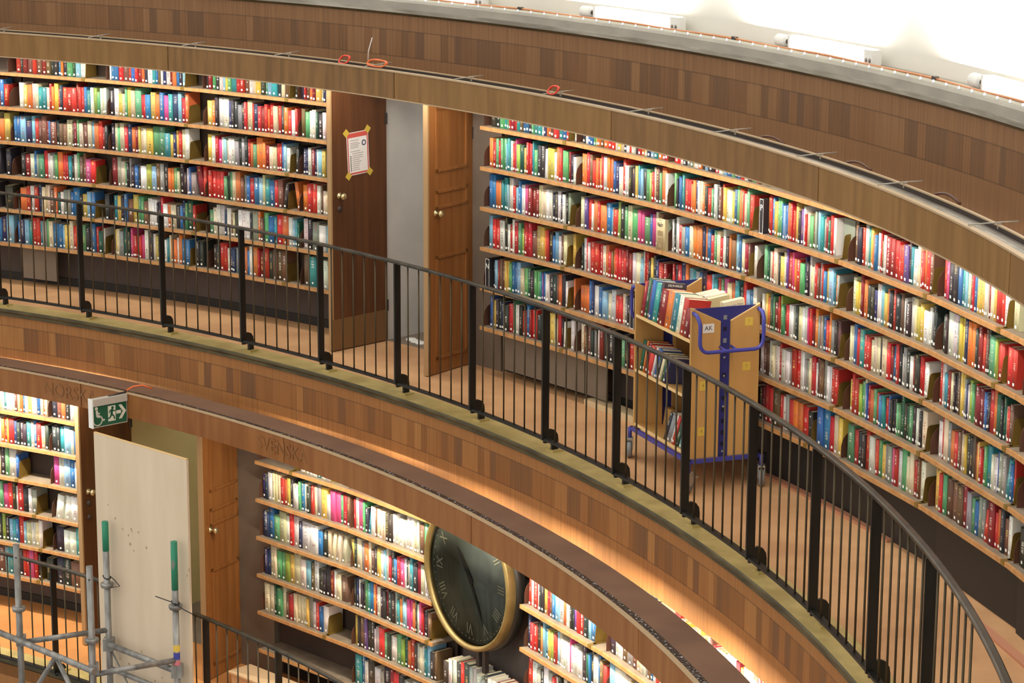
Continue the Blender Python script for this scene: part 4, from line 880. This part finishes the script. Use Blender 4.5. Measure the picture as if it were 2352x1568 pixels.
# ------------------------------------------------------------------ exit sign under the lower canopy edge
p, q = P(11.585, 1.5290, 0), P(11.892, 1.5332, 0)
sx = (q-p).normalized(); sy = Vector((-sx.y, sx.x, 0)); SL = (q-p).length
SF = frame(Vector((p.x, p.y, Z0-4.862)), sx, sy, (0, 0, 1))
es = thing('exit_sign', 'green and white emergency exit sign with wheelchair, runner and arrow, hung on the canopy edge', 'sign', SF)
SHH = .228
m = MB(); m.box(-.004, 0, SHH-.055, SL, .055, SHH); m.build('housing', M_SIGNBOX, es, SF)
m = MB(); m.box(-.012, -.002, .0, -.002, .058, SHH+.004); m.build('end_cap', M_WHITE, es, SF)
m = MB(); m.box(0, .012, .006, SL, .024, SHH-.056); m.build('panel', M_GREEN, es, SF)
m = MB(); m.box(0, .011, 0, SL, .025, .006); m.box(SL-.004, .011, 0, SL, .025, SHH-.055); m.build('panel_frame', M_SIGNBOX, es, SF)
PX = SF @ frame((0, .0118, .006), (1, 0, 0), (0, 0, 1), (0, -1, 0)); PW, PH = SL, SHH-.062
def pict(name, polys, parent=es, mat=M_SIGNW, dz=.0):
    m = MB()
    for pl in polys: m.prism([(x*PW, y*PH, dz) for x, y in pl], (0, 0, .0008), PX)
    return m.build(name, mat, parent)
door_p = pict('door_pictogram', [[(.44, .16), (.66, .16), (.66, .90), (.44, .90)]])
def limb(a, b, w0, w1):
    dx, dy = (b[0]-a[0])*PW, (b[1]-a[1])*PH; l = hypot(dx, dy); nx, ny = -dy/l, dx/l
    return [(a[0]-nx*w0/PW, a[1]-ny*w0/PH), (b[0]-nx*w1/PW, b[1]-ny*w1/PH), (b[0]+nx*w1/PW, b[1]+ny*w1/PH), (a[0]+nx*w0/PW, a[1]+ny*w0/PH)]
def disc(cx, cy, r, n=12): return [(cx+r/PW*cos(2*pi*k/n), cy+r/PH*sin(2*pi*k/n)) for k in range(n)]
pict('runner_pictogram', [disc(.575, .79, .012), limb((.56, .72), (.54, .50), .012, .010), limb((.54, .50), (.61, .38), .008, .006), limb((.61, .38), (.63, .22), .006, .005), limb((.54, .50), (.50, .34), .008, .006), limb((.50, .34), (.42, .30), .006, .005),
     limb((.56, .70), (.63, .62), .006, .004), limb((.63, .62), (.68, .66), .004, .004), limb((.555, .70), (.485, .66), .006, .004), limb((.485, .66), (.475, .56), .004, .004)], door_p, M_GREEN, .0009)
pict('arrow_pictogram', [[(.68, .46), (.82, .46), (.82, .62), (.68, .62)], [(.75, .88), (.84, .88), (.975, .54), (.84, .20), (.75, .20), (.875, .54)]])
wc = [limb((.115, .78), (.125, .48), .010, .009), limb((.12, .64), (.20, .62), .006, .006), limb((.125, .48), (.235, .46), .008, .007), limb((.235, .46), (.29, .26), .007, .006), limb((.29, .26), (.34, .30), .006, .006), disc(.105, .88, .014)]
for k in range(18):
    t0, t1 = -2.9+.28*k*.95, -2.9+.28*(k+1)*.95
    if t1 > 2.0: break
    r0, r1 = .036, .044
    wc.append([(.135+r0/PW*cos(t0), .30+r0/PH*sin(t0)), (.135+r1/PW*cos(t0), .30+r1/PH*sin(t0)), (.135+r1/PW*cos(t1), .30+r1/PH*sin(t1)), (.135+r0/PW*cos(t1), .30+r0/PH*sin(t1))])
pict('wheelchair_pictogram', wc)
m = MB(); m.tube([SF @ Vector((SL*.5, .03, SHH)), SF @ Vector((SL*.8, .03, SHH+.008)), SF @ Vector((SL+.01, .03, SHH+.010))], .008, 6); m.build('mounting_arm', M_DARKMETAL, es)

# ------------------------------------------------------------------ plywood sheet and scaffold at the lower left
p, q = P(11.335, 1.5552, 0), P(11.335, 1.6532, 0); x = (q-p).normalized(); y = Vector((-x.y, x.x, 0)); PL = (q-p).length
PF = frame(Vector((p.x, p.y, ZL-.25)), x, y, (0, 0, 1)); PHT = Z0-4.785-(ZL-.25)
m = MB(); m.box(0, -.009, 0, PL, .009, PHT); ply = tag(m.build('plywood_sheet', M_PLY, None, PF), 'tall raw plywood sheet standing behind the scaffold at the doorway', 'board')
m = MB(); m.box(0, -.010, PHT-.004, PL, .010, PHT+.002); m.build('top_edge', M_BIRCHEDGE, ply, PF)
R_ = random.Random(8); m = MB()
for (cx, cz, n) in ((.25, 1.85, 4), (.55, 1.72, 6), (.95, 1.62, 5), (.35, .78, 5), (.75, .66, 6), (.9, .5, 3)):
    for k in range(n):
        xx, zz, r = cx+R_.uniform(-.18, .18), cz+R_.uniform(-.10, .08), R_.uniform(.004, .010)
        m.lathe([(0, .0006), (r, .0006)], PF @ Matrix.Translation((xx, -.0104, zz)) @ Matrix(((1, 0, 0, 0), (0, 0, -1, 0), (0, 1.3, 0, 0), (0, 0, 0, 1))), 9)
m.build('rust_spots', M_STAIN, ply)
scf = thing('scaffold', 'grey galvanised tube scaffold tower with green-tipped posts at the lower left', 'scaffold', Matrix.Translation(P(11.0, 1.56, ZL-.5)))
def oncyl(px_, py_, R):
    v = FW*F_PX+RT*(px_-1176)+UP*(784-py_); A = v.x*v.x+v.y*v.y; B = 2*(EYE.x*v.x+EYE.y*v.y); c = EYE.x**2+EYE.y**2-R*R
    return EYE+v*((-B+math.sqrt(B*B-4*A*c))/(2*A))
# post tops measured against the photograph, standing at real distances in front of the railing
POSTS = [(oncyl(37, 1250, 10.62), .0), (oncyl(205, 1300, 10.62), .0), (oncyl(241, 1197, 11.25), .22), (oncyl(399, 1243, 11.25), .36)]
POLE_R = .0245; zb = ZL-.6
for i, (tp, gr) in enumerate(POSTS):
    m = MB(); m.tube([(tp.x, tp.y, zb), (tp.x, tp.y, tp.z-gr-.012)] if gr else [(tp.x, tp.y, zb), (tp.x, tp.y, tp.z)], POLE_R, 14); po = m.build('post', M_STEEL, scf)
    if gr: m = MB(); m.tube([(tp.x, tp.y, tp.z-gr-.013), (tp.x, tp.y, tp.z)], POLE_R+.0008, 14); m.build('green_tip', M_GREENPAINT, po)
    c = tp.z-(.50 if i == 0 else .56 if i == 1 else .50)
    m = MB(); m.lathe([(POLE_R, .012), (.050, .010), (.053, .0), (.046, -.022), (POLE_R, -.026)], Matrix.Translation((tp.x, tp.y, c)), 18); m.build('cup_collar', M_STEEL, po)
    if i < 2: m = MB(); m.lathe([(0, .0255), (.007, .0255)], Matrix.Translation((tp.x, tp.y, tp.z-.10)) @ frame((0, 0, 0), RT, UP, -FW), 10); m.build('pin_hole', M_INK, po)
tp = POSTS[3][0]
for k, (mt, dz) in enumerate(((M_YEL, .80), (M_BLUE, .86), (new_mat('pink_tape', srgb(206, 120, 130), .5), .92))):
    m = MB(); m.lathe([(POLE_R+.001, .0), (POLE_R+.001, -.052)], Matrix.Translation((tp.x, tp.y, tp.z-dz+.0)), 14); m.build('colour_band', mt, scf)
def xy(i): return POSTS[i][0]
def pole(a, b, r, name='ledger', parent=scf):
    m = MB(); m.tube([a, b], r, 10); return m.build(name, M_STEEL, parent)
A_, B_, C_, D_ = [Vector((v.x, v.y, 0)) for v, g in POSTS]
zl1 = oncyl(215, 1535, 10.62).z
ext = (A_-B_).normalized()
off = Vector((-FW.x, -FW.y, 0)).normalized()*.05
zA = oncyl(0, 1462, 10.57).z
e0 = A_+ext*.35+off; e1 = B_-ext*.03+off
pole(Vector((e0.x, e0.y, zl1+.02)), Vector((e1.x, e1.y, zl1)), .0245)
for v, dz in ((A_, .0), (B_, .0)):
    m = MB(); m.box(-.045, -.045, -.035, .045, .03, .035, Matrix.Translation((v.x, v.y, zl1+dz)) @ Matrix.Rotation(.9, 4, 'Z')); m.lathe([(0, .05), (.02, .05), (.02, 0)], Matrix.Translation((v.x, v.y, zl1+dz)) @ frame((0, 0, 0), (0, 0, 1), ext, off.normalized()), 10); m.build('coupler', M_STEEL, scf)
zl2 = oncyl(265, 1480, 11.25).z; zl3 = oncyl(392, 1535, 11.25).z
pole(Vector((C_.x, C_.y, zl2))-ext*.02+off*.8, Vector((D_.x, D_.y, zl2))-ext*-.04+off*.8, .0245)
for v in (C_, D_):
    m = MB(); m.box(-.04, -.04, -.06, .04, .04, .035, Matrix.Translation((v.x, v.y, zl2)) @ Matrix.Rotation(.7, 4, 'Z')); m.build('coupler', M_STEEL, scf)
pole(Vector((A_.x, A_.y, zl1-.02)), Vector((C_.x, C_.y, zl1-.02)), .021, 'transom'); pole(Vector((B_.x, B_.y, zl1-.05)), Vector((D_.x, D_.y, zl1-.05)), .021, 'transom')
mid_ = (A_+B_)*.5
pole(Vector((mid_.x, mid_.y, zl1-.02)), Vector((A_.x, A_.y, zl1-.55)), .019, 'brace'); pole(Vector((mid_.x, mid_.y, zl1-.02)), Vector((B_.x, B_.y, zl1-.55)), .019, 'brace')
pole(Vector((A_.x, A_.y, zl1-.35)), Vector((B_.x, B_.y, zl1-.35)), .021, 'lower_ledger'); pole(Vector((C_.x, C_.y, zl1-.33)), Vector((D_.x, D_.y, zl1-.33)), .021, 'lower_ledger')
md2 = (C_+D_)*.5; pole(Vector((C_.x, C_.y, zl2-.03)), Vector((md2.x, md2.y, zl2-.5)), .008, 'thin_brace')
# black cable ties on the green-tipped posts
for i, (label, dz) in enumerate((('black cable tie looped round the left green-tipped post', .44), ('black cable tie with a long tail round the right green-tipped post', .47))):
    v = POSTS[2+i][0]; z = v.z-dz; r = POLE_R+.004; pts = [Vector((v.x+r*cos(t), v.y+r*sin(t), z+.012*sin(t))) for t in [2*pi*k/14 for k in range(15)]]
    if i == 0: pts += [Vector((v.x, v.y, z))-ext*.10+off*.3, Vector((v.x, v.y, z-.035))-ext*.16+off*.3, Vector((v.x, v.y, z-.07))-ext*.04+off*.6]
    else: pts = [Vector((v.x, v.y, z+.01))+ext*.22+off*.9] + pts[6:] + pts[:6] + [Vector((v.x, v.y, z-.03))-ext*.10+off*.3, Vector((v.x, v.y, z-.045))-ext*.20+off*.1]
    m = MB(); m.tube(pts, .004, 6); tag(m.build('cable_tie', M_INK), label, 'cable tie')
